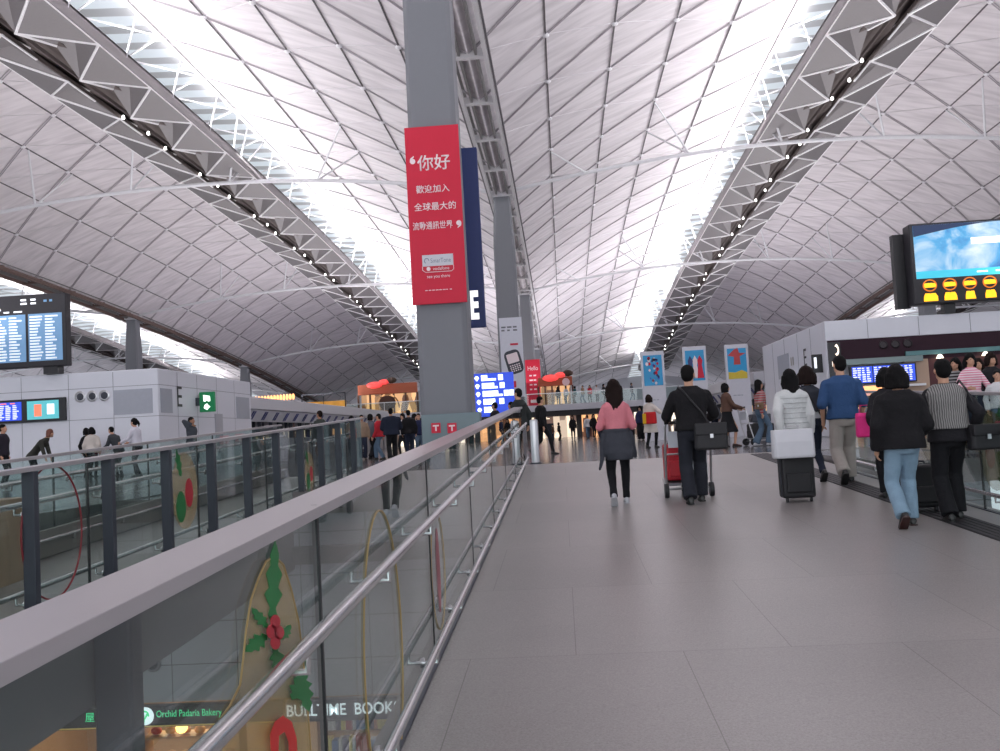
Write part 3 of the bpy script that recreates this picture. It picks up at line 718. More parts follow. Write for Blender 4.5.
# phone and person pictogram signs, lit
t = thing('pictogram_sign', 'lit telephone and person pictograms at the corner of the right kiosk', 'sign', (8.95, 30.95, 2.0))
MB().box(8.60, 8.97, 30.88, 30.97, 1.42, 3.02).build('sign_case', SIGNK, t)
PW = mat('pictogram_glow', (1, 0.9, 0.8), emit=1.6, ecol=(1, 0.82, 0.65))
MB().path([(8.78 + 0.12 * math.cos(a), 30.87, 2.76 + 0.17 * math.sin(a)) for a in [math.radians(q) for q in range(-70, 90, 20)]], [0.05, 0.035, 0.025, 0.02, 0.02, 0.025, 0.035, 0.05], 8).build('handset_pictogram', PW, t)
b_ = MB(); b_.ell((8.79, 30.87, 2.48), 0.06, 0.02, 0.06, 10, 6); b_.box(8.68, 8.90, 30.86, 30.885, 2.24, 2.40); b_.build('person_pictogram', PW, t)
MB().lathe((8.78, 30.88, 1.75), [(0.13, 0), (0.13, -0.02), (0.02, -0.025)], 18, 'y').build('round_pictogram', PW, t)
t = thing('blade_sign', 'small dark projecting sign on the side of the right kiosk corner', 'sign', (8.3, 31.6, 2.0))
MB().box(8.22, 8.55, 31.5, 31.6, 2.1, 2.7).build('sign_case', BLACK, t, bevel=0.01); MB().box(8.28, 8.36, 31.49, 31.5, 2.25, 2.6).build('lit_mark', WPX, t)
# blue flight screens under the fascia
t = thing('flight_screens', 'row of bright blue flight screens under the maroon fascia on the right', 'screens', (10.1, 30.7, 1.3))
MB().box(9.2, 11.25, 30.8, 30.97, 1.62, 2.22).build('screen_case', BLACK, t, bevel=0.01)
for i in range(3):
    xa = 9.25 + i * 0.66
    MB().box(xa, xa + 0.63, 30.79, 30.8, 1.66, 2.18).build('screen', BLU, t); rows_of_dashes(t, xa + 0.03, xa + 0.6, 1.68, 2.16, 30.79, 7, 4, WPX, seed=40 + i)
MB().box(9.1, 11.5, 30.75, 30.97, 1.48, 1.55).build('counter_ledge', mat('ledge_white', (0.8, 0.8, 0.82), 0.3), t)
MB().box(9.1, 11.5, 30.85, 30.97, 2.26, 2.44).build('glass_header', mat('header_glass', srgb(120, 140, 140), 0.2), t)

# big screen on the right kiosk roof
def globe_mat():
    m = bpy.data.materials.new('globe_screen'); m.use_nodes = True; nt = m.node_tree; N = nt.nodes; L = nt.links; b = N['Principled BSDF']
    tc = N.new('ShaderNodeTexCoord'); n1 = N.new('ShaderNodeTexNoise'); n1.inputs['Scale'].default_value = 0.8; n1.inputs['Detail'].default_value = 6; n1.inputs['Distortion'].default_value = 0.6
    L.new(tc.outputs['Object'], n1.inputs['Vector'])
    cr = N.new('ShaderNodeValToRGB'); e = cr.color_ramp.elements
    e[0].position = 0.36; e[0].color = (0.02, 0.10, 0.42, 1); e[1].position = 0.66; e[1].color = (0.85, 0.95, 1, 1)
    x = e.new(0.5); x.color = (0.10, 0.42, 0.75, 1)
    L.new(n1.outputs['Fac'], cr.inputs[0]); L.new(cr.outputs[0], b.inputs['Emission Color']); b.inputs['Emission Strength'].default_value = 1.0
    b.inputs['Base Color'].default_value = (0.02, 0.05, 0.1, 1); b.inputs['Roughness'].default_value = 0.25
    return m
t = thing('video_screen', 'large video screen with blue globe picture and amber clocks on the right kiosk roof', 'screen', (14.5, 30.9, 3.7))
SX0, SX1, SZ0, SZ1 = 11.33, 19.5, 4.03, 6.62
MB().box(SX0, SX1, 30.7, 31.3, SZ0, SZ1).build('screen_case', BC, t, bevel=0.04)
MB().box(SX0 - 0.32, SX0 + 0.1, 31.32, 31.6, SZ0 - 0.03, SZ1 - 0.2).build('rear_case', BLACK, t)
MB().box(SX0 + 0.11, SX1 - 0.3, 30.685, 30.7, 4.85, 6.55).build('picture', globe_mat(), t)
# dark space in the upper corner above the globe's curved edge
pts = [(0, 0)] + [(0.0, -0.36)] + [(q * 0.3, -0.36 + 0.36 * math.sin(q / 10 * PI / 2)) for q in range(1, 10)] + [(3.0, -0.01)]
MB().prism([(x, z) for x, z in pts], (SX0 + 0.11, 30.684, 6.55), (1, 0, 0), (0, 0, 1), 0.004).build('picture_space', mat('space_dark', (0.01, 0.02, 0.06), 0.3, emit=0.4, ecol=(0.02, 0.05, 0.14)), t)
MB().box(SX0 + 0.11, SX1 - 0.3, 30.675, 30.684, 4.85, 5.08).build('caption_bar', mat('caption_teal', (0.05, 0.5, 0.65), emit=0.6, ecol=(0.05, 0.55, 0.72)), t)
MB().box(13.2, 15.8, 30.672, 30.684, 5.86, 6.06).build('caption_text', WPX, t); MB().box(14.9, 16.4, 30.672, 30.684, 5.2, 5.34).build('caption_text', WPX, t)
rows_of_dashes(t, 13.3, 16.2, 4.92, 5.02, 30.674, 1, 5, WPX, seed=71)
AMB = mat('amber_led', (1, 0.55, 0.02), emit=1.3, ecol=(1, 0.5, 0.01)); RIM = mat('amber_ring', (0.7, 0.2, 0.02), emit=0.6, ecol=(0.9, 0.22, 0.03))
for i, ht in enumerate(('10:02', '18:02', '13:02', '11:02', '19:02', '03:02', '21:02')):
    cx = SX0 + 0.50 + i * 0.615
    MB().path([(cx + 0.20 * math.cos(a), 30.69, 4.62 + 0.22 * math.sin(a) * 0.8) for a in [2 * PI * k / 28 for k in range(28)]], 0.022, 6, closed=True).build('clock_ring', RIM, t)
    MB().prism([(-0.19, -0.07), (0.19, -0.06), (0.20, 0.06), (0.02, 0.08), (0, 0.065), (-0.02, 0.08), (-0.18, 0.07)], (cx, 30.688, 4.62), (1, 0, 0), (0, 0, 1), 0.008).build('clock_digits', AMB, t)
    w2 = (0.22, 0.2, 0.16, 0.17, 0.17, 0.18, 0.18)[i]
    MB().prism([(-w2, -0.12), (w2, -0.12), (w2 * (1.0, 0.95, 0.8, 0.95, 0.9, 1, 1)[i], 0.02), (w2 * 0.7, 0.13), (0.02, 0.13), (0, 0.11), (-0.02, 0.13), (-w2 * 0.75, 0.13), (-w2 * 0.95, 0.02)], (cx, 30.688, 4.24), (1, 0, 0), (0, 0, 1), 0.008).build('clock_city', AMB, t)
for x in (12.3, 15.2): MB().box(x, x + 0.35, 30.9, 31.2, 3.72, 4.05).build('bracket_foot', BLACK, t)

# ================================================================ check-in rows running down the hall
CIW = mat('counter_white', srgb(205, 206, 212), 0.4, var=0.02)
LOGO = mat('logo_blue', srgb(60, 70, 130), 0.5)
def checkin(x, y0, y1, face, h, label):
    t = thing('check_in_row', label, 'check-in counters', (x, (y0 + y1) / 2, 0))
    MB().box(min(x, x - face * 1.6), max(x, x - face * 1.6), y0, y1, h - 0.55, h).build('upper_canopy', CIW, t, bevel=0.03)
    b_ = MB(); X = x + face * 0.012
    b_.add([(x, y0, h - 0.6), (x, y1, h - 0.6), (x + face * -0.35, y1, h - 1.1), (x + face * -0.35, y0, h - 1.1), (x - face * 0.1, y0, h - 0.6), (x - face * 0.1, y1, h - 0.6), (x - face * 0.45, y1, h - 1.1), (x - face * 0.45, y0, h - 1.1)],
           [(0, 1, 2, 3), (7, 6, 5, 4), (0, 4, 5, 1), (3, 2, 6, 7), (0, 3, 7, 4), (1, 5, 6, 2)])
    b_.build('sign_band', CIW, t)
    y = y0 + 0.8; k = 0
    while y < y1 - 0.5 and k < 24:
        for dy in (0, 0.28):
            MB().beam((x + face * 0.0 - face * 0.05 + face * 0.03, y + dy, h - 0.66), (x - face * 0.30 + face * 0.03, y + dy + 0.06, h - 1.02), 0.02, 0.14, up=(0, 1, 0)).build('airline_mark', LOGO, t)
        MB().box(min(x - face * 0.8, x - face * 0.6), max(x - face * 0.8, x - face * 0.6), y + 1.0, y + 1.1, 0, h - 0.5).build('canopy_post', DARK, t)
        MB().box(min(x - face * 1.5, x - face * 0.1), max(x - face * 1.5, x - face * 0.1), y, y + 1.3, 0, 1.05).build('desk', mat('desk_grey', srgb(118, 122, 132), 0.4), t, bevel=0.03)
        y += 1.75; k += 1
    return t
checkin(-13.9, 41.5, 76, 1, 2.95, 'long white check-in row running back beside the left kiosk')
checkin(-19.9, 44, 76, -1, 2.95, 'second white check-in row farther left, behind the first')
checkin(8.3, 41.5, 74, -1, 2.75, 'long white check-in row running back beside the right kiosk')

# ================================================================ signs in the middle
RED = mat('banner_red', srgb(206, 24, 58), 0.6, var=0.03, emit=0.0); WTX = mat('print_white', srgb(240, 225, 228), 0.5, var=0.01)
BY = 25.19
def bp(px, py): return at(px, py, BY)
t = thing('wall_banner', 'large red banner with white Chinese writing on the nearest column', 'banner', (-3.1, BY, 4.0))
bx0, bx1, bz0, bz1 = -3.83, -2.36, 4.25, 9.10
MB().box(bx0, bx1, BY - 0.02, BY + 0.03, bz0, bz1).build('banner_cloth', RED, t)
cxb = (bx0 + bx1) / 2; TY = BY - 0.024
text('你好', (cxb + 0.02, TY, 8.10), 0.43, WTX, t, bold=0.012); text('歡迎加入', (cxb - 0.04, TY, 7.38), 0.22, WTX, t, bold=0.01); text('全球最大的', (cxb, TY, 6.90), 0.22, WTX, t, bold=0.01)
text('流動通訊世界', (cxb - 0.09, TY, 6.38), 0.22, WTX, t, bold=0.01, maxw=1.08)
def quote(x, z, s, flip):
    k = -1 if flip else 1
    b_ = MB(); b_.prism([(s * 0.5 * math.cos(a), s * 0.5 * math.sin(a)) for a in [2 * PI * i / 16 for i in range(16)]], (x, TY, z), (1, 0, 0), (0, 0, 1), 0.004)
    b_.prism([(-0.5 * s * k, 0), (-0.42 * s * k, 0.55 * s * k), (0.25 * s * k, 1.0 * s * k), (0.3 * s * k, 0.8 * s * k), (-0.1 * s * k, 0.45 * s * k), (0, 0)], (x, TY - 0.001, z), (1, 0, 0), (0, 0, 1), 0.004)
    b_.build('quotation_mark', WTX, t)
quote(cxb - 0.55, 8.16, 0.15, False); quote(cxb + 0.62, 6.40, 0.14, True)
MB().box(cxb - 0.42, cxb + 0.42, TY - 0.006, TY, 5.27, 5.58).build('logo_plate', mat('logo_plate', srgb(205, 205, 212), 0.4), t, bevel=0.02)
MB().box(cxb - 0.42, cxb + 0.42, TY - 0.006, TY, 5.13, 5.27).build('logo_plate_red', mat('logo_red', srgb(196, 22, 50), 0.5), t)
text('SmarTone', (cxb + 0.08, TY - 0.007, 5.42), 0.12, mat('logo_grey', srgb(120, 130, 150)), t, maxw=0.55)
MB().path([(cxb - 0.30 + 0.06 * math.cos(a), TY - 0.008, 5.42 + 0.07 * math.sin(a)) for a in [2 * PI * k / 12 for k in range(9)]], 0.012, 5).build('logo_swirl', mat('logo_grey', srgb(120, 130, 150)), t)
text('vodafone', (cxb + 0.08, TY - 0.007, 5.20), 0.085, WTX, t, maxw=0.5)
MB().path([(cxb - 0.42, TY - 0.004, 5.27), (cxb - 0.42, TY - 0.004, 5.17), (cxb - 0.34, TY - 0.004, 5.11), (cxb + 0.36, TY - 0.004, 5.11), (cxb + 0.42, TY - 0.004, 5.16), (cxb + 0.42, TY - 0.004, 5.27)], 0.009, 5).build('plate_outline', WTX, t); MB().lathe((cxb - 0.26, TY - 0.006, 5.20), [(0.055, 0), (0.055, -0.004)], 14, 'y').build('logo_disc', WTX, t)
text('see you there', (cxb, TY, 4.98), 0.11, WTX, t, maxw=0.62); rows_of_dashes(t, cxb - 0.38, cxb + 0.38, 4.60, 4.64, TY + 0.002, 1, 8, WTX, seed=5)
# blue blade sign with the letter E
t = thing('zone_sign', 'tall dark blue sign with white letter E behind the nearest column', 'sign', (-2.1, 27.2, 4.0))
NAVY = mat('navy', srgb(44, 58, 110), 0.5)
e0 = at(478, 150, 27.6); e1 = at(478, 328, 27.6)
MB().box(-3.9, e0.x - 0.03, 27.45, 27.62, e1.z, e0.z + 0.05).build('sign_panel', NAVY, t, bevel=0.02)
ec = at(474.6, 305, 27.44); text('E', (ec.x, 27.44, ec.z), 0.85, EXW if False else mat('letter_glow', (1, 1, 1), emit=1.0, ecol=(1, 0.98, 0.95)), t, name='letter_e', maxw=0.24, bold=0.04)
MB().box(-3.9, -3.0, 26.75, 27.5, e1.z + 1.0, e1.z + 1.2).build('bracket_arm', DARK, t); MB().box(-3.9, -3.0, 26.75, 27.5, e0.z - 1.2, e0.z - 1.0).build('bracket_arm', DARK, t)
# teal cladding with fire hose signs at the column foot
t = thing('column_enclosure', 'teal glass enclosure with red hose signs around the nearest column foot', 'enclosure', (-3.0, 25.6, 0))
c0 = at(421, 415, 24.6); c1 = at(476, 412, 24.6)
MB().box(c0.x, c1.x + 0.1, 24.6, 25.1, 0, c0.z).build('teal_panel', mat('teal_panel', srgb(104, 124, 130), 0.25, var=0.03), t, bevel=0.02)
for px in (436, 452):
    c = at(px, 428, 24.59)
    q = MB().box(c.x - 0.12, c.x + 0.12, 24.58, 24.6, c.z - 0.13, c.z + 0.13).build('hose_sign', RED, t)
    MB().box(c.x - 0.08, c.x + 0.08, 24.572, 24.58, c.z + 0.04, c.z + 0.08).build('hose_symbol', WTX, t); MB().box(c.x - 0.02, c.x + 0.02, 24.572, 24.58, c.z - 0.08, c.z + 0.04).build('hose_symbol', WTX, t)
# blue wayfinding sign
t = thing('wayfinding_sign', 'bright blue directory sign with white arrows right of the nearest column', 'sign', (-2.8, 40, 0))
MB().box(-3.66, -1.96, 39.9, 40.1, 1.42, 3.25).build('sign_case', mat('sign_blue', (0.03, 0.08, 0.6), 0.4, emit=0.6, ecol=(0.03, 0.08, 0.75)), t, bevel=0.02)
for x in (-3.5, -2.15): MB().box(x, x + 0.1, 39.98, 40.08, 0, 1.45).build('sign_leg', STEEL, t)
for i, (wa, wb) in enumerate(((0.26, 0.62), (0.52, 0.66), (0.66, 0.84), (0.5, 0.5), (0.36, 0.5))):
    z = 3.05 - i * 0.335; x = -3.32 + i * 0.015
    MB().prism([(-0.10, 0.0), (-0.06, 0.07), (0, 0.10), (0.06, 0.07), (0.10, 0.0), (0.05, -0.05), (0.03, -0.11), (-0.03, -0.11), (-0.05, -0.05)], (x - 0.19, 39.89, z), (1, 0, 0), (0, 0, 1), 0.005).build('arrow', EXW, t)
    MB().box(x, x + wa, 39.88, 39.9, z - 0.02, z + 0.12).build('text_block', EXW, t); MB().box(x, x + wb, 39.88, 39.9, z - 0.12, z - 0.03).build('text_block', EXW, t)
for (x, z) in ((-2.50, 3.05), (-2.45, 2.715), (-2.29, 2.38), (-2.07, 2.38), (-2.5, 2.045)): MB().box(x - 0.10, x + 0.10, 39.88, 39.9, z - 0.12, z + 0.12).build('symbol_square', EXW, t)
# orange strip of light under it
t = thing('lit_counter', 'counter with a warm lit orange front below the blue directory sign', 'counter', (-2.8, 44, 0))
MB().box(-4.6, -1.9, 44, 44.8, 0, 1.1).build('counter_body', mat('counter_brown', srgb(120, 84, 58), 0.4), t, bevel=0.03)
MB().box(-4.5, -2.0, 43.98, 44.0, 0.75, 1.0).build('lit_front', mat('warm_strip', (1, 0.6, 0.3), emit=1.5, ecol=(1, 0.55, 0.25)), t)
# white handset poster and small red banner on the farther columns
t = thing('wall_poster', 'white poster showing a dark handset on the second column', 'poster', (-2.8, 59.2, 2.9))
PY = 59.22; MB().box(-3.62, -2.2, PY, PY + 0.04, 2.9, 7.9).build('poster_sheet', mat('poster_white', srgb(214, 216, 226), 0.5), t)
rows_of_dashes(t, -3.5, -2.4, 7.0, 7.4, PY - 0.001, 2, 3, mat('poster_ink', srgb(110, 112, 120)), seed=6)
rx = math.radians(14); ph = lambda pts: [(x * math.cos(rx) - z * math.sin(rx), x * math.sin(rx) + z * math.cos(rx)) for x, z in pts]
def rrect(w_, h_, r_):
    return [(sx * (w_ / 2 - r_) + r_ * math.cos(a), sz * (h_ / 2 - r_) + r_ * math.sin(a)) for sx, sz, a0 in ((1, 1, 0), (-1, 1, 90), (-1, -1, 180), (1, -1, 270)) for a in [math.radians(a0 + q) for q in (0, 30, 60, 90)]]
MB().prism(ph(rrect(1.0, 1.5, 0.3)), (-2.82, PY - 0.004, 5.1), (1, 0, 0), (0, 0, 1), 0.008).build('handset_body', mat('handset_dark', srgb(52, 56, 66)), t)
MB().prism(ph([(x, z + 0.25) for x, z in rrect(0.72, 0.6, 0.05)]), (-2.82, PY - 0.012, 5.1), (1, 0, 0), (0, 0, 1), 0.006).build('handset_screen', WTX, t)
for r in range(4):
    for c in range(5): MB().prism(ph([(x - 0.28 + c * 0.14, z - 0.2 - r * 0.12) for x, z in rrect(0.09, 0.07, 0.02)]), (-2.82, PY - 0.012, 5.1), (1, 0, 0), (0, 0, 1), 0.006).build('handset_key', WTX, t)
MB().box(-3.0, -2.5, PY - 0.01, PY, 6.15, 6.27).build('red_mark', RED, t); MB().box(-2.9, -2.75, PY - 0.01, PY, 3.5, 3.9).build('red_mark', RED, t)
t = thing('wall_banner', 'small red banner with white writing on the third column', 'banner', (-2.8, 93.2, 2.9))
MB().box(-3.35, -1.9, 93.2, 93.26, 3.0, 7.75).build('banner_cloth', RED, t)
text('Hello', (-2.62, 93.19, 6.9), 0.42, WTX, t, maxw=1.0); rows_of_dashes(t, -3.0, -2.2, 4.6, 6.4, 93.19, 4, 2, WTX, h=0.3, seed=11); MB().box(-3.0, -2.25, 93.18, 93.2, 3.5, 3.8).build('logo_plate', WTX, t)

# three poster stands
PB = mat('poster_blue', srgb(40, 140, 190), 0.45, emit=0.12)
def poster(px0, px1, pytop, pybot, label, k):
    a = at(px0, pytop, 40.6); c = at(px1, pybot, 40.6); xa, xb = a.x, a.x + 0.99
    t = thing('poster_stand', label, 'poster', ((xa + xb) / 2, 40.6, 0))
    MB().box(xa, xb, 40.6, 40.72, 0.0, a.z).build('stand_panel', mat('stand_white', srgb(208, 208, 216), 0.45), t, bevel=0.02)
    zb, zt = a.z - 1.46, a.z - 0.17
    MB().box(xa + 0.10, xb - 0.10, 40.585, 40.6, zb, zt).build('poster_print', PB, t)
    cx = (xa + xb) / 2; rr = random.Random(k)
    if k == 0:
        for i in range(26):
            x, z = rr.uniform(xa + 0.2, xb - 0.2), rr.uniform(zb + 0.1, zt - 0.1); s_ = rr.uniform(0.03, 0.07)
            MB().prism([(s_ * math.cos(q), s_ * 1.3 * math.sin(q)) for q in [j * PI / 4 for j in range(8)]], (x, 40.58, z), (1, 0, 0), (0, 0, 1), 0.004).build('painted_figure', [RED, WTX, NAVY, mat('paint_blue', srgb(60, 90, 190))][i % 4], t)
    elif k == 1:
        for dx, m_ in ((-0.2, NAVY), (0.0, WTX), (0.2, RED)):
            MB().prism([(-0.13, -0.55), (0.16, -0.55), (0.08, 0.0), (0.12, 0.2), (0, 0.42), (-0.1, 0.2), (-0.08, 0)], (cx + dx, 40.58 - 0.002 * (dx > 0), zb + 0.65), (1, 0, 0), (0, 0, 1), 0.004).build('painted_figure', m_, t)
    else:
        MB().prism([(-0.39, 0), (0.39, 0), (0.39, 0.25), (0.17, 0.36), (-0.1, 0.27), (-0.39, 0.3)], (cx, 40.582, zb), (1, 0, 0), (0, 0, 1), 0.004).build('painted_sand', mat('paint_yellow', srgb(214, 190, 60)), t)
        MB().prism([(-0.14, -0.35), (0.14, -0.35), (0.12, 0.0), (0.38, 0.12), (0.1, 0.14), (0.05, 0.35), (-0.1, 0.3), (-0.38, 0.05), (-0.12, -0.02)], (cx, 40.579, zb + 0.95), (1, 0, 0), (0, 0, 1), 0.004).build('painted_figure', mat('paint_redbrown', srgb(190, 70, 70)), t)
    rows_of_dashes(t, xa + 0.25, xb - 0.25, 1.7, 1.8, 40.6, 1, 3, KG, seed=k)
poster(640, 662, 352, 392, 'white poster stand with busy blue and red picture, leftmost of the three', 0)
poster(682, 705, 347, 392, 'white poster stand with three figures on blue, middle of the three', 1)
poster(724, 745, 345, 375, 'white poster stand with a red figure above yellow sand, rightmost of the three', 2)

# ================================================================ mezzanine and shops at the far end
MY = 85.0
def glow(name, c, s_, sc):
    """a lit window: bright displays against a darker interior"""
    if name in _M: return _M[name]
    m = bpy.data.materials.new(name); m.use_nodes = True; nt = m.node_tree; N = nt.nodes; L = nt.links; b = N['Principled BSDF']
    tc = N.new('ShaderNodeTexCoord'); mp = N.new('ShaderNodeMapping'); mp.inputs['Scale'].default_value = (1.6, 1, 0.55)
    v = N.new('ShaderNodeTexVoronoi'); v.distance = 'CHEBYCHEV'; v.inputs['Scale'].default_value = sc; v.inputs['Randomness'].default_value = 0.9
    L.new(tc.outputs['Object'], mp.inputs[0]); L.new(mp.outputs[0], v.inputs['Vector'])
    sp = N.new('ShaderNodeSeparateColor'); L.new(v.outputs['Color'], sp.inputs[0])
    cr = N.new('ShaderNodeValToRGB'); e = cr.color_ramp.elements
    e[0].position = 0.25; e[0].color = (c[0] * 0.10, c[1] * 0.07, c[2] * 0.07, 1); e[1].position = 0.75; e[1].color = (c[0], c[1], c[2], 1)
    L.new(sp.outputs[0], cr.inputs[0]); L.new(cr.outputs[0], b.inputs['Emission Color']); b.inputs['Emission Strength'].default_value = s_
    b.inputs['Base Color'].default_value = (0.1, 0.07, 0.05, 1); b.inputs['Roughness'].default_value = 0.2
    _M[name] = m
    return m
MEZ = mat('mezz_edge', srgb(196, 196, 204), 0.4)
b_ = MB(); b_.box(-44, 50, MY, 150, 2.45, 3.0); struct(b_, 'floor_mezzanine', MEZ)
b_ = MB(); b_.box(-44, 50, MY + 0.4, MY + 0.6, 2.0, 2.45); struct(b_, 'trim_10', mat('header_dark', srgb(36, 34, 38), 0.5))
b_ = MB(); b_.box(-75, 75, 186.0, 186.3, 0, 16); struct(b_, 'wall_far', mat('far_wall', srgb(190, 190, 196), 0.6))
t = thing('glass_balustrade', 'far glass balustrade along the upper mezzanine edge', 'balustrade', (0, MY + 0.1, 3.0))
for k in range(24):
    x = -44 + k * 4.0
    MB().box(x + 0.02, x + 3.98, MY + 0.1, MY + 0.12, 3.0, 4.0).build('glass_panel', GL, t)
    MB().box(x - 0.02, x + 0.02, MY + 0.08, MY + 0.14, 3.0, 4.05).build('post', STEEL, t)
MB().box(-44, 50, MY + 0.07, MY + 0.15, 4.0, 4.06).build('top_rail', STEEL, t)
# shopfronts below: warm lit windows between dark piers
shopcols = [((1, 0.66, 0.36), 1.5), ((1, 0.80, 0.60), 1.3), ((1, 0.50, 0.22), 1.3), ((1, 0.88, 0.72), 1.6), ((0.95, 0.72, 0.5), 0.8)]
sl = ['orange', 'cream', 'deep orange', 'bright white', 'dim amber']
rr = random.Random(12); n = 0
for k in range(14):
    x = -33 + k * 4.9
    c, s_ = shopcols[k % 5]
    t = thing('shop_unit', 'shop', 'shop', (x, MY + 5, 0))
    t['label'] = 'far %s shop front under the mezzanine %s' % (sl[k % 5], ['at its left end', 'second from its left end', 'behind the left check-in rows', 'behind the left check-in desks', 'left of the nearest column', 'behind the nearest column', 'behind the blue directory sign', 'behind the steel bollard', 'behind the pink sweater woman', 'behind the man in black', 'behind the poster stands', 'behind the right check-in row', 'behind the right kiosk', 'at its right end'][k])
    MB().box(x, x + 0.5, MY + 4.8, MY + 5.4, 0, 2.45).build('pier', mat('pier_dark', srgb(60, 52, 50), 0.4), t)
    MB().box(x + 0.5, x + 4.9, MY + 5.2, MY + 5.3, 0.0, 2.0).build('shop_window', glow('shop_glow_%d' % (k % 5), c, s_ * 1.1, 1.1), t)
    MB().box(x + 0.5, x + 4.9, MY + 5.1, MY + 5.3, 2.0, 2.45).build('shop_header', mat('header_%d' % (k % 3), [srgb(40, 36, 40), srgb(120, 116, 110), srgb(30, 30, 44)][k % 3], 0.4), t)
    if k % 2 == 0: rows_of_dashes(t, x + 2.0, x + 3.4, 2.1, 2.34, MY + 5.09, 1, 3, WPX, seed=k)
    for j in range(rr.randint(2, 3)):
        xx = x + 0.8 + j * 1.3; MB().box(xx, xx + rr.uniform(0.4, 0.8), MY + 4.6, MY + 5.0, 0, rr.uniform(0.9, 1.6)).build('display_stand', mat('stand_%d' % (j % 3), [srgb(90, 50, 40), srgb(40, 44, 60), srgb(150, 140, 130)][j % 3], 0.5), t)
# restaurants on the mezzanine
ORG = mat('terracotta', srgb(172, 92, 62), 0.6); LIT = glow('warm_lit', (1, 0.55, 0.25), 1.1, 0.9); LAN = mat('lantern_red', (1, 0.12, 0.1), emit=0.7, ecol=(1, 0.06, 0.06))
def pavilion(x0, x1, y, z0, z1, label, lantern_x, clock=False):
    t = thing('restaurant_pavilion', label, 'restaurant', ((x0 + x1) / 2, y, 3.0))
    MB().box(x0, x1, y, y + 0.5, z0 + (z1 - z0) * 0.5, z1).build('fascia', ORG, t, bevel=0.05)
    MB().box(x0 + 0.2, x1 - 0.2, y + 0.6, y + 0.7, 3.0, z0 + (z1 - z0) * 0.5).build('lit_interior', LIT, t)
    k = 0; x = x0
    while x < x1 + 0.01: MB().box(x - 0.08, x + 0.08, y + 0.1, y + 0.3, 3.0, z0 + (z1 - z0) * 0.5).build('post', mat('post_brown', srgb(90, 60, 44), 0.5), t); x += (x1 - x0) / 5
    if clock:
        MB().lathe(((x0 + x1) / 2 + 1.0, y, z1 - 0.5), [(0.35, 0), (0.35, -0.06), (0.3, -0.07)], 20, 'y').build('clock_face', WTX, t)
    else:
        MB().path([((x0 + x1) / 2 + 1.1 * math.cos(a), y - 0.1, 3.6 + 1.3 * math.sin(a)) for a in [k * PI / 12 for k in range(13)]], 0.07, 6).build('gate_arch', LIT, t)
        MB().ell(((x0 + x1) / 2, y - 0.15, 4.1), 0.8, 0.15, 0.7, 16, 8).build('round_emblem', mat('emblem_dark', srgb(70, 40, 24), 0.6), t, smooth=True)
    l = thing('cloth_lantern', 'bright red %s hanging over the %s' % (('lantern', 'terracotta restaurant front on the left') if not clock else ('lantern pair', 'terracotta clock front near the red banner')), 'lantern', (lantern_x, y - 0.6, z1))
    MB().ell((lantern_x, y - 0.9, z1 - 0.12), 0.75, 0.35, 0.32, 16, 9).build('lantern_shade', LAN, l, smooth=True)
    MB().ell((lantern_x + 0.9, y - 0.9, z1 + 0.12), 0.5, 0.3, 0.26, 16, 9).build('lantern_shade', LAN, l, smooth=True)
    MB().ell((lantern_x + 1.6, y - 0.85, z1 + 0.25), 0.5, 0.3, 0.3, 10, 7).build('dragon_head', mat('dragon_brown', srgb(70, 50, 36), 0.6), l)
    MB().box(lantern_x - 0.3, lantern_x - 0.22, y - 0.9, y, z1 - 0.14, z1 - 0.06).build('hook', DARK, l)
pavilion(-19.0, -13.4, 88.0, 4.0, 5.9, 'terracotta restaurant front with round emblem on the left mezzanine', -17.2)
q0 = at(541, 380, 88); q1 = at(573, 394, 88)
pavilion(q0.x - 0.3, q1.x, 88.0, 4.0, q0.z + 0.2, 'terracotta restaurant front with a small clock near the red banner', q0.x + 0.9, True)
# lit lantern rail and other restaurant fittings at the left
t = thing('lantern_rail', 'row of small glowing orange lanterns above the left check-in rows', 'lanterns', (-18.7, 60, 3))
a = at(245, 402, 60); c = at(295, 398, 60)
MB().beam((a.x, 60, a.z - 0.25), (c.x, 60, c.z - 0.25), 0.3, 0.12).build('rail_beam', mat('beam_brown', srgb(90, 60, 44)), t)
for k in range(16):
    f_ = (k + 0.5) / 16; p = a.lerp(c, f_)
    MB().ell((p.x, 60, p.z + 0.1), 0.085, 0.085, 0.2, 10, 7).build('lantern', mat('lantern_orange', (1, 0.5, 0.2), emit=2.4, ecol=(1, 0.42, 0.14)), t, smooth=True)
for f_ in (0.05, 0.95):
    p = a.lerp(c, f_); MB().box(p.x - 0.05, p.x + 0.05, 60.0, 60.1, 2.9 if False else 0, p.z - 0.3).build('rail_post', BRN, t)
t = thing('menu_display', 'amber lit menu display beside the orange lanterns', 'display', (-14, 78, 3))
a = at(302, 403, 78); c = at(345, 396, 78)
MB().box(a.x, c.x, 78, 78.4, a.z - 0.5, c.z - 0.35).build('display_case', mat('amber_panel', srgb(196, 150, 70), 0.5, emit=0.4, ecol=srgb(220, 150, 50), var=0.5, scale=2), t, bevel=0.03)
for f_ in (0, 0.5, 1.0): x = a.x + (c.x - a.x) * f_; MB().box(x - 0.04, x + 0.04, 78.0, 78.1, a.z - 0.5 if f_ == 9 else 0, c.z + 0.3).build('frame_post', DARK, t)
MB().box(a.x, c.x, 78, 78.08, c.z + 0.25, c.z + 0.32).build('frame_bar', DARK, t)
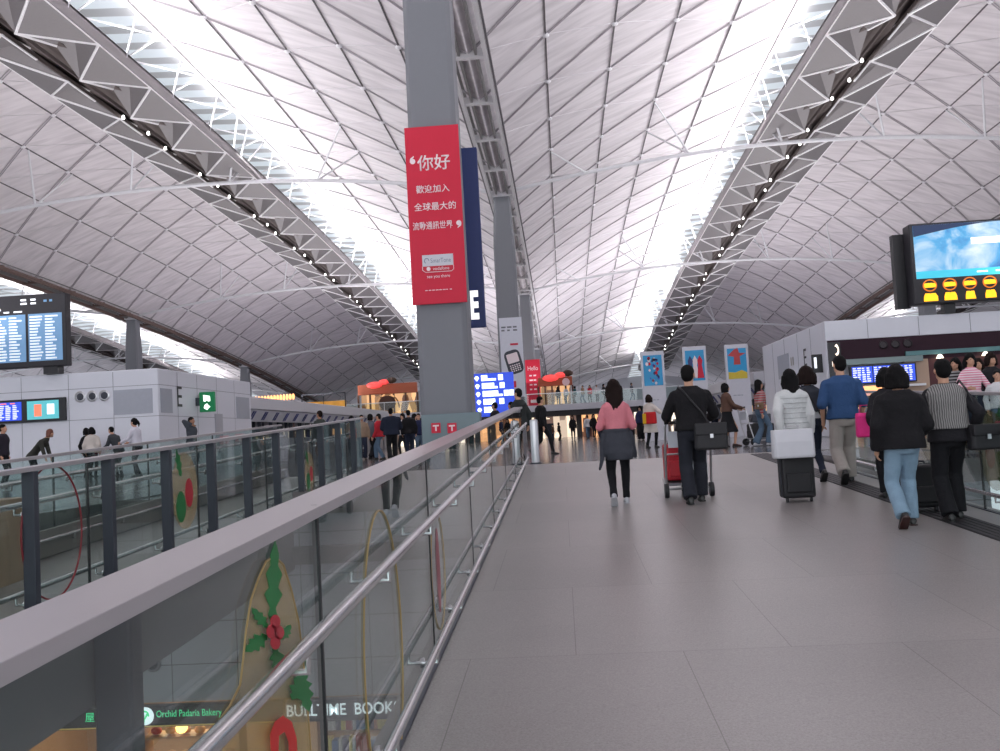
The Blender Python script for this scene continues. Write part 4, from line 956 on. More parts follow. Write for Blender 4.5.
# ================================================================ people
SKIN = mat('skin', srgb(196, 150, 124), 0.55, var=0.03); SKIN2 = mat('skin_tan', srgb(176, 128, 100), 0.55, var=0.03)
HAIRB = mat('hair_black', (0.006, 0.0055, 0.006), 0.75, var=0.3, spec=0.15, bump=0.3, bscale=90); HAIRN = mat('hair_brown', srgb(30, 19, 17), 0.75, var=0.35, spec=0.15, bump=0.3, bscale=90)
EYEW = mat('eye_dark', (0.02, 0.015, 0.01), 0.2)
SOLE = mat('sole_dark', (0.02, 0.02, 0.02), 0.6)
def cloth(name, rgb, rough=0.85, bump=0.35, bscale=45, var=0.08): return mat(name, srgb(*rgb), rough, 0, var=var, scale=14, bump=bump, bscale=bscale, spec=0.25)
TEXC = bpy.data.textures.new('folds', 'CLOUDS'); TEXC.noise_scale = 0.16; TEXC.noise_depth = 2

def remesh(o, vox, folds=0.0, it=4):
    r = o.modifiers.new('join', 'REMESH'); r.mode = 'VOXEL'; r.voxel_size = vox; r.use_smooth_shade = True
    s = o.modifiers.new('soften', 'SMOOTH'); s.factor = 0.5; s.iterations = it
    if folds > 0:
        d = o.modifiers.new('folds', 'DISPLACE'); d.texture = TEXC; d.strength = folds; d.mid_level = 0.5; d.texture_coords = 'OBJECT' if False else 'LOCAL'
    return o

def ik(a, c, l1, l2, pole):
    """middle joint of a two-bone limb from a to c, bending toward pole"""
    a, c, pole = Vector(a), Vector(c), Vector(pole)
    d = c - a; L = min(d.length, (l1 + l2) * 0.999); u = d.normalized()
    c = a + u * L
    x = (l1 * l1 - l2 * l2 + L * L) / (2 * L); h = math.sqrt(max(0, l1 * l1 - x * x))
    p = (pole - u * pole.dot(u)).normalized()
    return a + u * x + p * h, c

def tring(z, rx, ry, cx=0, cy=0, n=20, lean=0.0):
    out = []
    for i in range(n):
        t = 2 * PI * i / n; c, s_ = math.cos(t), math.sin(t)
        e = 0.82
        out.append((cx + rx * math.copysign(abs(c) ** e, c), cy + ry * math.copysign(abs(s_) ** e, s_), z))
    return out

def person(label, loc, rz, H=1.7, female=False, step=0.0, lift=0.0, armL=None, armR=None, top=None, bottom=None, shoes=None, hair=None,
           skin=SKIN, head=0.0, tilt=0.0, lean=0.0, vox=0.014, group=None, extra=None, build=1.0, wide=1.0):
    """a figure facing +y before rz; step = half stride, + puts the right foot forward; arms are hand positions for a 1.75 m body"""
    s = H / 1.75
    t = thing('person', label, 'person', loc, rz, group)
    t.scale = (s, s, s)
    hip = 0.93; hx = 0.085
    sh = (0.150 if female else 0.182) * wide
    LY = lambda z: lean * max(0, z - hip)          # forward lean above the hips
    # joints
    feet = {}
    for sd, st in ((1, step), (-1, -step)):
        back = st < 0
        ank = Vector((sd * (hx + 0.005), st, 0.085 + (lift if back else 0)))
        hp = Vector((sd * hx, 0, hip - 0.02 - abs(step) * 0.12))
        kn, ank = ik(hp, ank, 0.43, 0.43, (sd * 0.08, 1, 0))
        feet[sd] = (hp, kn, ank, back)
    dz = -abs(step) * 0.12
    Zs = lambda z: z + dz
    shz = 1.375
    hands = {}
    for sd, hnd in ((1, armR), (-1, armL)):
        S = Vector((sd * sh, LY(shz), Zs(shz)))
        if hnd is None: hnd = (sd * (sh + 0.07), (-0.10 if sd * step > 0 else 0.12) * (1 if step else 0) + 0.03, 0.86)
        Hn = Vector(hnd) + Vector((0, 0, dz))
        el, wr = ik(S, Hn, 0.285, 0.27, (sd * 0.5, -1, -0.25))
        hands[sd] = (S, el, wr)
    hc = Vector((0, LY(1.62) + 0.015, Zs(1.635)))
    Rh = Euler((tilt, 0, head)).to_matrix()
    fem = 0.9 if female else 1.0
    # ---- body: one continuous skin
    b = MB()
    b.rings([tring(Zs(z), rx * fem * wide, ry, 0, LY(z) + cy) for z, rx, ry, cy in
             ((0.84, 0.10, 0.09, 0), (0.90, 0.155, 0.105, -0.005), (0.97, 0.158, 0.11, -0.01), (1.07, 0.135, 0.095, 0), (1.18, 0.14, 0.10, 0.005), (1.30, 0.165, 0.112, 0.01), (1.39, 0.175, 0.10, 0), (1.44, 0.13, 0.075, 0), (1.47, 0.07, 0.06, 0))])
    b.cap((0, LY(1.44), Zs(1.44)), hc + Rh @ Vector((0, -0.015, -0.06)), 0.062 * fem, 0.054, 12)
    b.ell(hc + Rh @ Vector((0, -0.012, 0.02)), 0.078, 0.096, 0.105, 18, 12, Rh)
    b.ell(hc + Rh @ Vector((0, 0.03, -0.05)), 0.058, 0.062, 0.068, 14, 10, Rh)           # jaw
    b.cap(hc + Rh @ Vector((0, 0.088, 0.005)), hc + Rh @ Vector((0, 0.104, -0.022)), 0.009, 0.014, 8)   # nose
    b.ell(hc + Rh @ Vector((0, 0.083, -0.052)), 0.022, 0.012, 0.008, 8, 5, Rh)            # lips
    for sd in (-1, 1): b.ell(hc + Rh @ Vector((sd * 0.080, -0.01, -0.005)), 0.011, 0.02, 0.032, 8, 6, Rh)  # ears
    for sd in (1, -1):
        S, el, wr = hands[sd]
        b.cap(S, el, 0.047 * fem, 0.038 * fem); b.cap(el, wr, 0.038 * fem, 0.026 * fem)
        d = (wr - el).normalized(); side = Vector((sd, 0, 0)); side = (side - d * side.dot(d)).normalized(); fwd = d.cross(side).normalized()
        if fwd.y < 0: fwd = -fwd
        pm = wr + d * 0.05
        b.cap(wr + d * 0.01, pm, 0.024, 0.027); 
        for q, (o_, ln) in enumerate(((0.027, 0.066), (0.009, 0.075), (-0.009, 0.070), (-0.026, 0.055))):
            k0 = pm + fwd * o_ + d * 0.022; k1 = k0 + d * ln * 0.5 - side * 0.012; k2 = k1 + d * ln * 0.36 - side * 0.028
            b.cap(pm + fwd * o_ * 0.6, k0, 0.012, 0.0095, 6); b.cap(k0, k1, 0.0095, 0.0088, 6); b.cap(k1, k2, 0.0088, 0.0075, 6)
        th = wr + d * 0.03 + fwd * 0.028
        b.cap(wr + d * 0.02, th, 0.014, 0.012, 6); b.cap(th, th + d * 0.035 + fwd * 0.02 - side * 0.01, 0.0115, 0.009, 6)
        hp, kn, an, back = feet[sd]
        b.cap(hp, kn, 0.082, 0.052); b.cap(kn, an, 0.050, 0.034)
        rx_ = -0.75 if (back and lift > 0) else 0.0
        toe = an + Euler((rx_, 0, 0)).to_matrix() @ Vector((0, 0.13, -0.05))
        b.cap(an + Vector((0, -0.02, -0.03)), toe, 0.034, 0.026)
    remesh(b.build('body', skin, None, smooth=True, auto=False), vox * 0.62, 0, 2).parent = t
    for sd in (-1, 1):
        MB().ell(hc + Rh @ Vector((sd * 0.031, 0.086, 0.015)), 0.012, 0.006, 0.006, 8, 5).build('eye', EYEW, None, smooth=True).parent = t
    # ---- shoes
    sm = shoes[0]
    for sd in (1, -1):
        hp, kn, an, back = feet[sd]
        rx_ = -0.75 if (back and lift > 0) else 0.0
        R_ = Euler((rx_, 0, 0)).to_matrix()
        q = MB(); P = lambda x, y, z: an + R_ @ Vector((x, y, z))
        prof = [(-0.075, 0.022, 0.022, -0.045), (-0.06, 0.036, 0.040, -0.035), (0.0, 0.04, 0.045, -0.03), (0.07, 0.045, 0.032, -0.045), (0.13, 0.046, 0.024, -0.055), (0.175, 0.032, 0.016, -0.062), (0.19, 0.012, 0.008, -0.066)]
        q.rings([[P(rr * math.cos(a), y, zc + rh * math.sin(a)) for a in [2 * PI * i / 12 for i in range(12)]] for y, rr, rh, zc in prof])
        so = q.build('shoe', sm, None, smooth=True); so.parent = t
        q2 = MB(); ol = [(-0.04, -0.06), (-0.02, -0.078), (0.02, -0.078), (0.04, -0.06), (0.046, 0.06), (0.046, 0.13), (0.03, 0.18), (0, 0.195), (-0.03, 0.18), (-0.046, 0.13), (-0.046, 0.06)]
        q2.rings([[P(x, y, z) for x, y in ol] for z in (-0.085, -0.068)])
        q2.build('sole', shoes[1] if len(shoes) > 1 else SOLE, None).parent = so
    # ---- trousers or skirt
    bm_, kind = bottom[0], bottom[1]
    q = MB()
    wz = Zs(1.04)
    q.rings([tring(Zs(z), rx * fem * wide, ry, 0, LY(z) + cy) for z, rx, ry, cy in ((0.80, 0.10, 0.10, 0), (0.86, 0.165, 0.12, -0.005), (0.95, 0.175, 0.13, -0.012), (1.04, 0.155, 0.112, 0))])
    if kind == 'skirt':
        hz = bottom[2]
        ky = (feet[1][1].y + feet[-1][1].y) / 2
        q.rings([tring(Zs(z), rx, ry, 0, 0) for z, rx, ry in ((hz, 0.24 + abs(step) * 0.3, 0.19 + abs(step) * 0.6), ((hz + 0.9) / 2, 0.20, 0.16 + abs(step) * 0.3), (0.92, 0.165, 0.125), (1.0, 0.155, 0.112))])
    else:
        kw = {'slim': (0.098, 0.066, 0.052), 'jeans': (0.102, 0.078, 0.078), 'loose': (0.106, 0.084, 0.086), 'flare': (0.10, 0.068, 0.095)}[kind]
        for sd in (1, -1):
            hp, kn, an, back = feet[sd]
            q.cap(hp + Vector((0, 0, 0.0)), kn, kw[0], kw[1], 14)
            d = (an - kn).normalized(); en = an + d * 0.01
            rr_ = []
            for f_, r_ in ((-0.02, kw[1]), (0.35, (kw[1] + kw[2]) / 2 * 1.02), (0.7, kw[2]), (1.0, kw[2] * 1.02)):
                c = kn.lerp(en, f_); rr_.append(c)
            q.path(rr_, [kw[1], (kw[1] + kw[2]) / 2 * 1.02, kw[2], kw[2] * 1.04], 14)
            q.ell(kn, kw[1], kw[1], kw[1], 12, 8)
    o = q.build('skirt' if kind == 'skirt' else 'trousers', bm_, None, smooth=True, auto=False); o.parent = t; remesh(o, vox, 0.016, 3)
    # ---- top garment
    tm, hem = top[0], top[1]; thick = top[2] if len(top) > 2 else 0.018; slv = top[3] if len(top) > 3 else 1.0
    q = MB()
    R = []
    if hem < 0.80: R += [(hem, 0.20 + (0.85 - hem) * 0.08, 0.16 + (0.85 - hem) * 0.08, 0)]
    if hem < 0.95: R += [(max(hem, 0.86), 0.178, 0.135, -0.01)]
    R += [(max(hem, 0.98), 0.168, 0.128, -0.008), (1.07, 0.150, 0.112, 0), (1.18, 0.155, 0.112, 0.005), (1.30, 0.178, 0.122, 0.008), (1.39, 0.187, 0.108, 0), (1.44, 0.150, 0.085, 0), (1.475, 0.085, 0.070, -0.004), (1.495, 0.068, 0.062, 0)]
    q.rings([tring(Zs(z), (rx * fem * wide + thick), ry * build + thick, 0, LY(z) + cy, 24) for z, rx, ry, cy in R])
    for sd in (1, -1):
        S, el, wr = hands[sd]
        q.cap(S, el, 0.050 * fem + thick * 0.8, 0.046 * fem + thick * 0.8, 14); q.cap((0, LY(1.42), Zs(1.415)), S, 0.055 + thick * 0.6, 0.048 * fem + thick * 0.7, 12)
        if slv > 0.5:
            e2 = el.lerp(wr, slv * 0.98); q.path([el, el.lerp(e2, 0.5), e2], [0.046 * fem + thick * 0.8, 0.043 * fem + thick * 0.7, 0.036 * fem + thick * 0.7], 14)
            q.ell(el, 0.046 * fem + thick * 0.8, 0.046 * fem + thick * 0.8, 0.046 * fem + thick * 0.8, 12, 8)
    o = q.build(top[4] if len(top) > 4 else 'jacket', tm, None, smooth=True, auto=False); o.parent = t; remesh(o, vox * 0.9, 0.02, 3)
    # collar ring
    # ---- hair
    hm, style = hair
    q = MB(); Hh = lambda x, y, z: hc + Rh @ Vector((x, y, z))
    big = {'short': 0.0, 'bob': 0.012, 'long': 0.008, 'pony': 0.004, 'curly': 0.03, 'cap': 0.0}[style]
    q.ell(Hh(0, -0.022, 0.045), 0.086 + big, 0.100 + big, 0.090 + big, 20, 12, Rh)
    q.ell(Hh(0, -0.045, 0.0), 0.080 + big, 0.075 + big, 0.095 + big, 18, 12, Rh)
    if style in ('bob', 'curly'):
        for a in range(-110, 111, 20):
            r_ = math.radians(a); x, y = math.sin(r_) * (0.075 + big), -math.cos(r_) * (0.075 + big) - 0.015
            q.cap(Hh(x, y, 0.02), Hh(x * 1.12, y * 1.05, -0.10 - (0.02 if a % 40 == 0 else 0)), 0.034, 0.028 + big * 0.5, 10)
    if style == 'long':
        for i_, a in enumerate(range(-95, 96, 16)):
            r_ = math.radians(a); x, y = math.sin(r_) * 0.08, -math.cos(r_) * 0.08 - 0.015
            q.path([Hh(x, y, 0.03), Hh(x * 1.2, y * 1.08, -0.08), Hh(x * 1.1, y * 1.2 - 0.01, -0.19 - 0.03 * (i_ % 3)), Hh(x * 0.95, y * 1.25 - 0.02, -0.27 - 0.03 * (i_ % 2))], [0.030, 0.034, 0.028, 0.008], 10)
    if style == 'pony':
        q.ell(Hh(0, -0.125, 0.02), 0.035, 0.035, 0.04, 10, 8); q.path([Hh(0, -0.14, 0.02), Hh(0, -0.17, -0.06), Hh(0.01, -0.15, -0.16)], [0.03, 0.035, 0.01], 10)
    o = q.build('hair', hm, None, smooth=True, auto=False); o.parent = t; remesh(o, vox * 0.7, 0.035 if style != 'short' else 0.008, 2)
    info = dict(t=t, hands=hands, feet=feet, hc=hc, dz=dz, sh=sh, LY=LY, Zs=Zs, s=s, fem=fem, vox=vox)
    return info

def W(P, v):
    """world point of a person's local point"""
    t = P['t']; v = Vector(v) * P['s']
    return Vector(t.location) + Euler((0, 0, t.rotation_euler.z)).to_matrix() @ v
def child(P, mb, name, m, **k):
    o = mb.build(name, m, None, **k); o.parent = P['t']; return o

BLKC = cloth('cloth_black', (26, 25, 28)); BLKC2 = cloth('cloth_black_worn', (34, 33, 37)); GREYC = cloth('cloth_charcoal', (62, 64, 72))
JEANL = cloth('denim_light', (132, 158, 178), var=0.15); JEAND = cloth('denim_dark', (38, 44, 60)); JEANM = cloth('denim_mid', (84, 104, 124), var=0.15)
PINK = cloth('knit_pink', (206, 124, 134)); WHP = cloth('puffer_white', (206, 208, 208), 0.5); BLUS = cloth('shirt_blue', (48, 76, 116)); BEI = cloth('trousers_beige', (168, 160, 154))
BRWN = cloth('cloth_brown', (92, 68, 58)); CREAM = cloth('coat_cream', (206, 198, 190)); TRAN = cloth('trousers_black', (24, 24, 28), 0.8)
SHB = mat('shoe_black', (0.012, 0.012, 0.012), 0.35); SHW = mat('shoe_white', srgb(190, 190, 196), 0.5); SHBR = mat('shoe_brown', srgb(52, 24, 20), 0.3)
BAGB = mat('bag_black', srgb(30, 29, 33), 0.6, bump=0.1)

def zramp(x, y): return zr(y)

# 1. woman in a pink sweater, grey jacket tied at the waist
y = 12.62
P = person('woman in pink sweater with grey jacket tied round her waist, walking up the ramp', (0.70, y, zr(y)), math.radians(-2), 1.66, True, step=0.20, lift=0.05,
           armL=(-0.13, 0.24, 1.10), armR=(0.13, 0.24, 1.10), wide=0.95, top=(PINK, 1.02, 0.016, 1.0, 'sweater'), bottom=(TRAN, 'slim'), shoes=(SHW, SHW), hair=(HAIRN, 'long'))
q = MB(); q.rings([tring(z, rx, ry, cx, cy) for z, rx, ry, cx, cy in ((0.62, 0.17, 0.12, 0.03, -0.05), (0.72, 0.215, 0.165, 0.01, -0.02), (0.86, 0.205, 0.165, 0, -0.01), (0.99, 0.18, 0.145, 0, -0.005), (1.05, 0.165, 0.128, 0, 0))])
q.cap((-0.19, -0.02, 0.98), (-0.225, -0.06, 0.62), 0.035, 0.03); q.cap((-0.225, -0.06, 0.62), (-0.26, -0.04, 0.50), 0.03, 0.022)
q.cap((0.19, -0.02, 0.98), (0.24, 0.02, 0.66), 0.035, 0.028)
q.path([(0.17 * math.cos(a), 0.135 * math.sin(a) , 1.03) for a in [2 * PI * k / 24 for k in range(24)]], 0.028, 8, closed=True)
remesh(child(P, q, 'tied_jacket', GREYC, smooth=True, auto=False), 0.013, 0.03, 3)

# 2. man in black pushing a trolley
y = 12.45
P = person('man in black top and dark trousers pushing a luggage trolley', (1.66, y, zr(y)), math.radians(-1), 1.79, False, step=0.17, lift=0.0,
           armL=(-0.25, 0.36, 1.06), armR=(0.25, 0.36, 1.06), top=(BLKC, 0.93, 0.03, 0.62, 'sweater'), bottom=(cloth('trousers_slate', (40, 42, 50)), 'loose'), shoes=(SHB,), hair=(HAIRB, 'short'), head=math.radians(-22), wide=1.08)
q = MB(); q.cap((-0.10, -0.13, 1.42), (0.12, -0.19, 1.12), 0.012, 0.012, 8); q.cap((0.12, -0.19, 1.12), (0.22, -0.18, 0.95), 0.012, 0.012, 8); q.path([(-0.10, -0.13, 1.42), (-0.14, -0.05, 1.47), (-0.15, 0.08, 1.42)], 0.012, 8)
child(P, q, 'bag_strap', BAGB, smooth=True)
def shoulder_bag(label, P, c, sx, sy, sz, m, rz=0.0, flap=True, cat='bag', nm='shoulder_bag', rnd=0.03, m2=None):
    t = thing(nm, label, cat, W(P, c), P['t'].rotation_euler.z + rz)
    b = MB(); b.rings([[(x * sx / 2 * k, yy * sy / 2 * k2, z * sz) for x, yy in ((1, .5), (.85, 1), (-.85, 1), (-1, .5), (-1, -.5), (-.85, -1), (.85, -1), (1, -.5))] for z, k, k2 in ((-0.5, .9, .7), (-.44, 1, 1), (.35, .97, .9), (.5, .9, .55))])
    o = b.build('bag_body', m, None, bevel=0.012); o.parent = t
    if flap:
        f_ = MB(); f_.box(-sx * 0.47, sx * 0.47, -sy / 2 - 0.012, sy * 0.2, sz * 0.05, sz * 0.5); o = f_.build('bag_flap', m2 or m, None, bevel=0.012); o.parent = t
        f_ = MB(); f_.box(-0.02, 0.02, -sy / 2 - 0.02, -sy / 2 - 0.01, -0.02, 0.03); o = f_.build('buckle', STEEL, None); o.parent = t
    return t
shoulder_bag('black messenger bag hanging at the hip of the man with the trolley', P, (0.20, -0.24, 0.83), 0.42, 0.13, 0.34, BAGB)
# the trolley
def trolley(label, x, y, z, rz=0.0, g=None):
    t = thing('luggage_trolley', label, 'trolley', (x, y, z), rz, g)
    def pt(mb, nm, m, **k): o = mb.build(nm, m, None, **k); o.parent = t; return o
    b = MB()
    for s in (-1, 1):
        b.path([(s * 0.30, -0.28, 0.12), (s * 0.30, -0.40, 0.55), (s * 0.29, -0.47, 0.98), (s * 0.26, -0.50, 1.03)], 0.016, 8)
        b.path([(s * 0.30, -0.28, 0.12), (s * 0.27, 0.55, 0.18)], 0.016, 8)
    b.path([(-0.30, -0.28, 0.12), (0.30, -0.28, 0.12)], 0.016, 8); b.path([(-0.27, 0.55, 0.18), (0.27, 0.55, 0.18)], 0.016, 8); b.path([(-0.29, -0.40, 0.6), (0.29, -0.40, 0.6)], 0.012, 8)
    pt(b, 'frame', STEEL, smooth=True)
    pt(MB().path([(-0.30, -0.50, 1.03), (0.30, -0.50, 1.03)], 0.022, 10), 'push_bar', BLACK, smooth=True)
    pt(MB().box(-0.26, 0.26, -0.28, 0.55, 0.16, 0.19), 'deck', mat('trolley_deck', srgb(120, 122, 128), 0.4, 0.3), bevel=0.008)
    pt(MB().cbox((0, -0.44, 0.80), 0.52, 0.02, 0.22, rx=-0.15), 'advert_panel', mat('advert_white', srgb(200, 204, 212), 0.4))
    for s in (-1, 1):
        w_ = MB().lathe((s * 0.30, -0.30, 0.10), [(0.03, -0.03), (0.095, -0.028), (0.10, 0), (0.095, 0.028), (0.03, 0.03)], 20, 'x'); pt(w_, 'wheel', BLACK, smooth=True)
    pt(MB().lathe((0.0, 0.50, 0.07), [(0.02, -0.02), (0.07, -0.018), (0.07, 0.018), (0.02, 0.02)], 16, 'x'), 'wheel', BLACK, smooth=True)
    return t
def suitcase(label, x, y, z, sx, sy, sz, m, rz=0.0, handle=False, wheels=True, g=None, cat='suitcase', tiltx=0.0):
    t = thing('suitcase', label, cat, (x, y, z), rz, g); t.rotation_euler = (tiltx, 0, rz)
    def pt(mb, nm, m_, **k): o = mb.build(nm, m_, None, **k); o.parent = t; return o
    z0 = 0.05 if wheels else 0.0
    pt(MB().box(-sx / 2, sx / 2, -sy / 2, sy / 2, z0, sz), 'shell', m, bevel=0.035, seg=3)
    pt(MB().box(-sx * 0.38, sx * 0.38, -sy / 2 - 0.025, -sy / 2 + 0.02, z0 + sz * 0.10, sz * 0.55), 'front_pocket', m, bevel=0.02)
    b = MB(); r_ = sx / 2 + 0.004; b.path([(-r_, -sy * 0.2, z0 + 0.04), (-r_, -sy * 0.2, sz - 0.04), (-r_ + 0.04, -sy * 0.2, sz + 0.003), (r_ - 0.04, -sy * 0.2, sz + 0.003), (r_, -sy * 0.2, sz - 0.04), (r_, -sy * 0.2, z0 + 0.04)], 0.006, 6)
    pt(b, 'zip', DARK, smooth=True)
    pt(MB().path([(-0.07, 0, sz - 0.005), (-0.06, 0, sz + 0.03), (0.06, 0, sz + 0.03), (0.07, 0, sz - 0.005)], 0.011, 8), 'carry_handle', DARK, smooth=True)
    if wheels:
        for s in (-1, 1): pt(MB().lathe((s * sx * 0.36, -sy * 0.3, 0.03), [(0.01, -0.015), (0.033, -0.013), (0.033, 0.013), (0.01, 0.015)], 14, 'x'), 'wheel', BLACK, smooth=True)
    if handle:
        pt(MB().path([(-0.09, sy * 0.35, sz - 0.02), (-0.09, sy * 0.35, sz + handle), (0.09, sy * 0.35, sz + handle), (0.09, sy * 0.35, sz - 0.02)], 0.009, 8), 'pull_handle', STEEL, smooth=True)
    return t
yt = 13.37; ztl = zr(yt)
T_ = trolley('luggage trolley with black wheels pushed by the man in black', 1.66, yt, ztl); T_.rotation_euler = (math.atan(RS), 0, math.radians(-1))
suitcase('red suitcase standing on the left of the ramp trolley', 1.52, yt + 0.12, ztl + 0.21, 0.26, 0.5, 0.5, mat('case_red', srgb(186, 28, 44), 0.4), wheels=False, g=None)
suitcase('pale grey suitcase standing on the right of the ramp trolley', 1.82, yt + 0.12, ztl + 0.21, 0.26, 0.5, 0.52, mat('case_pale', srgb(196, 202, 210), 0.4), wheels=False)

# 3. woman in the white padded jacket with her black suitcase
y = 13.0
P = person('woman in white padded jacket with black hair, pulling a black suitcase', (3.08, y, zr(y)), math.radians(-1), 1.66, True, step=0.17, lift=0.03,
           armL=(-0.22, -0.20, 0.90), armR=(0.24, 0.05, 0.85), top=(WHP, 0.86, 0.04, 1.0, 'padded_jacket'), bottom=(TRAN, 'slim'), shoes=(SHB,), hair=(HAIRB, 'long'), wide=1.1)
q = MB()
for z in (0.93, 1.0, 1.07, 1.14, 1.21, 1.28, 1.35):
    rx = {0.93: .172, 1.0: .167, 1.07: .15, 1.14: .152, 1.21: .16, 1.28: .172, 1.35: .182}[z] * .9 * 1.1 + 0.042; ry = {0.93: .135, 1.0: .126, 1.07: .112, 1.14: .112, 1.21: .115, 1.28: .120, 1.35: .115}[z] + 0.042
    q.path(tring(P['Zs'](z), rx, ry, 0, -0.004, 28), 0.004, 5, closed=True)
child(P, q, 'quilt_seams', mat('quilt_seam', srgb(165, 166, 168), 0.7))
ys = 12.1
suitcase('black upright suitcase with pull handle behind the woman in white', 2.86, ys, zr(ys), 0.40, 0.26, 0.66, mat('case_black', srgb(27, 26, 30), 0.55, bump=0.1), handle=0.28)
t = thing('carrier_bag', 'white carrier bag resting on top of the black suitcase', 'bag', (2.80, ys - 0.19, zr(ys) + 0.55))
b = MB(); b.rings([[(x * 0.25 * k, yy * 0.10 * k2, z) for x, yy in ((1, .6), (.9, 1), (-.9, 1), (-1, .6), (-1, -.6), (-.9, -1), (.9, -1), (1, -.6))] for z, k, k2 in ((0.0, .96, 1), (0.03, 1, 1.1), (0.2, 1.0, 1.0), (0.35, 1.0, .7))])
o = b.build('bag_body', mat('paper_white', srgb(212, 212, 218), 0.6), None, bevel=0.01); o.parent = t
o = MB().path([(-0.08, 0, 0.34), (-0.05, 0, 0.43), (0.05, 0, 0.43), (0.08, 0, 0.34)], 0.005, 6).build('bag_handle', mat('cord_white', srgb(190, 190, 196)), None); o.parent = t

# 4. woman with brown hair in a grey cardigan
y = 14.25
P = person('woman with big brown hair in dark grey cardigan, beside the white jacket', (3.62, y, zr(y)), math.radians(3), 1.68, True, step=-0.19, lift=0.06,
           top=(GREYC, 1.10, 0.02, 1.0, 'cardigan'), bottom=(JEAND, 'slim'), shoes=(SHB,), hair=(HAIRN, 'curly'), wide=1.08)
q = MB(); q.rings([tring(P['Zs'](z), rx, ry) for z, rx, ry in ((0.98, 0.175, 0.140), (1.05, 0.160, 0.128), (1.14, 0.155, 0.122))]); child(P, q, 'white_shirt_hem', cloth('shirt_white', (205, 205, 208)), smooth=True)
q = MB(); q.path([(-0.09, 0.12, 1.44), (-0.10, 0, 1.49), (-0.06, -0.13, 1.38), (0.08, -0.16, 1.1), (0.17, -0.12, 0.92)], 0.01, 6); child(P, q, 'bag_strap', BAGB, smooth=True)

# 5. man in a blue shirt
y = 13.75
P = person('tall man in blue shirt and beige trousers, walking nearest the drain grating', (3.96, y, zr(y)), math.radians(-4), 1.83, False, step=0.24, lift=0.08,
           armL=(-0.25, 0.08, 0.88), armR=(0.25, 0.10, 0.88), top=(BLUS, 0.90, 0.03, 0.5, 'shirt'), bottom=(BEI, 'loose'), shoes=(SHB,), hair=(HAIRB, 'short'), head=math.radians(14), wide=1.1)

# 6. black coat and light jeans
y = 9.75
P = person('person in black jacket and light blue jeans, nearest walker to the camera', (3.36, y, zr(y)), math.radians(-2), 1.62, True, step=0.16, lift=0.06,
           armL=(-0.25, 0.05, 0.86), armR=(0.20, 0.20, 0.98), top=(BLKC, 0.86, 0.05, 1.0, 'jacket'), bottom=(JEANL, 'jeans'), shoes=(SHB, SHBR), hair=(HAIRB, 'bob'), wide=1.22, vox=0.013)

# 7. knitted grey vest
VEST = bpy.data.materials.new('knit_vest'); VEST.use_nodes = True
_nt = VEST.node_tree; _b = _nt.nodes['Principled BSDF']; _b.inputs['Roughness'].default_value = 0.9
_tc = _nt.nodes.new('ShaderNodeTexCoord'); _w = _nt.nodes.new('ShaderNodeTexWave'); _w.inputs['Scale'].default_value = 14; _w.inputs['Distortion'].default_value = 3; _w.inputs['Detail'].default_value = 2; _w.bands_direction = 'X'
_nt.links.new(_tc.outputs['Object'], _w.inputs['Vector']); _cr = _nt.nodes.new('ShaderNodeValToRGB'); _cr.color_ramp.elements[0].color = (*srgb(74, 72, 72), 1); _cr.color_ramp.elements[1].color = (*srgb(150, 148, 146), 1)
_nt.links.new(_w.outputs['Fac'], _cr.inputs[0]); _nt.links.new(_cr.outputs[0], _b.inputs['Base Color'])
y = 10.05
P = person('person in grey knitted vest over black, carrying a black shoulder bag', (3.93, y, zr(y)), math.radians(-3), 1.66, True, step=0.14, lift=0.0,
           armL=(-0.20, 0.20, 0.98), armR=(0.27, 0.02, 0.95), top=(BLKC2, 0.84, 0.028, 1.0, 'jumper'), bottom=(TRAN, 'loose'), shoes=(SHB,), hair=(HAIRB, 'short'), wide=1.16, vox=0.013)
q = MB(); q.rings([tring(P['Zs'](z), rx, ry, 0, cy, 24) for z, rx, ry, cy in ((1.0, 0.225, 0.178, -0.01), (1.07, 0.215, 0.168, -0.005), (1.18, 0.212, 0.165, 0), (1.30, 0.222, 0.172, 0.004), (1.39, 0.222, 0.158, 0), (1.445, 0.18, 0.128, 0), (1.49, 0.11, 0.10, 0))])
remesh(child(P, q, 'knit_vest', VEST, smooth=True, auto=False), 0.013, 0.015, 2)
q = MB(); q.path([(0.14, 0.14, 1.40), (0.17, 0.02, 1.50), (0.18, -0.13, 1.40), (0.27, -0.14, 1.15), (0.31, -0.08, 0.98)], 0.013, 6); child(P, q, 'bag_strap', BAGB, smooth=True)
shoulder_bag('black shoulder bag at the hip of the person in the knitted vest', P, (0.33, -0.10, 0.88), 0.34, 0.14, 0.26, BAGB, rz=0.3)
# wheeled case pulled in front of the pair
suitcase('black suitcase half hidden between the two nearest walkers', 3.86, 10.75, zr(10.75), 0.36, 0.24, 0.52, mat('case_black', srgb(27, 26, 30), 0.55, bump=0.1))

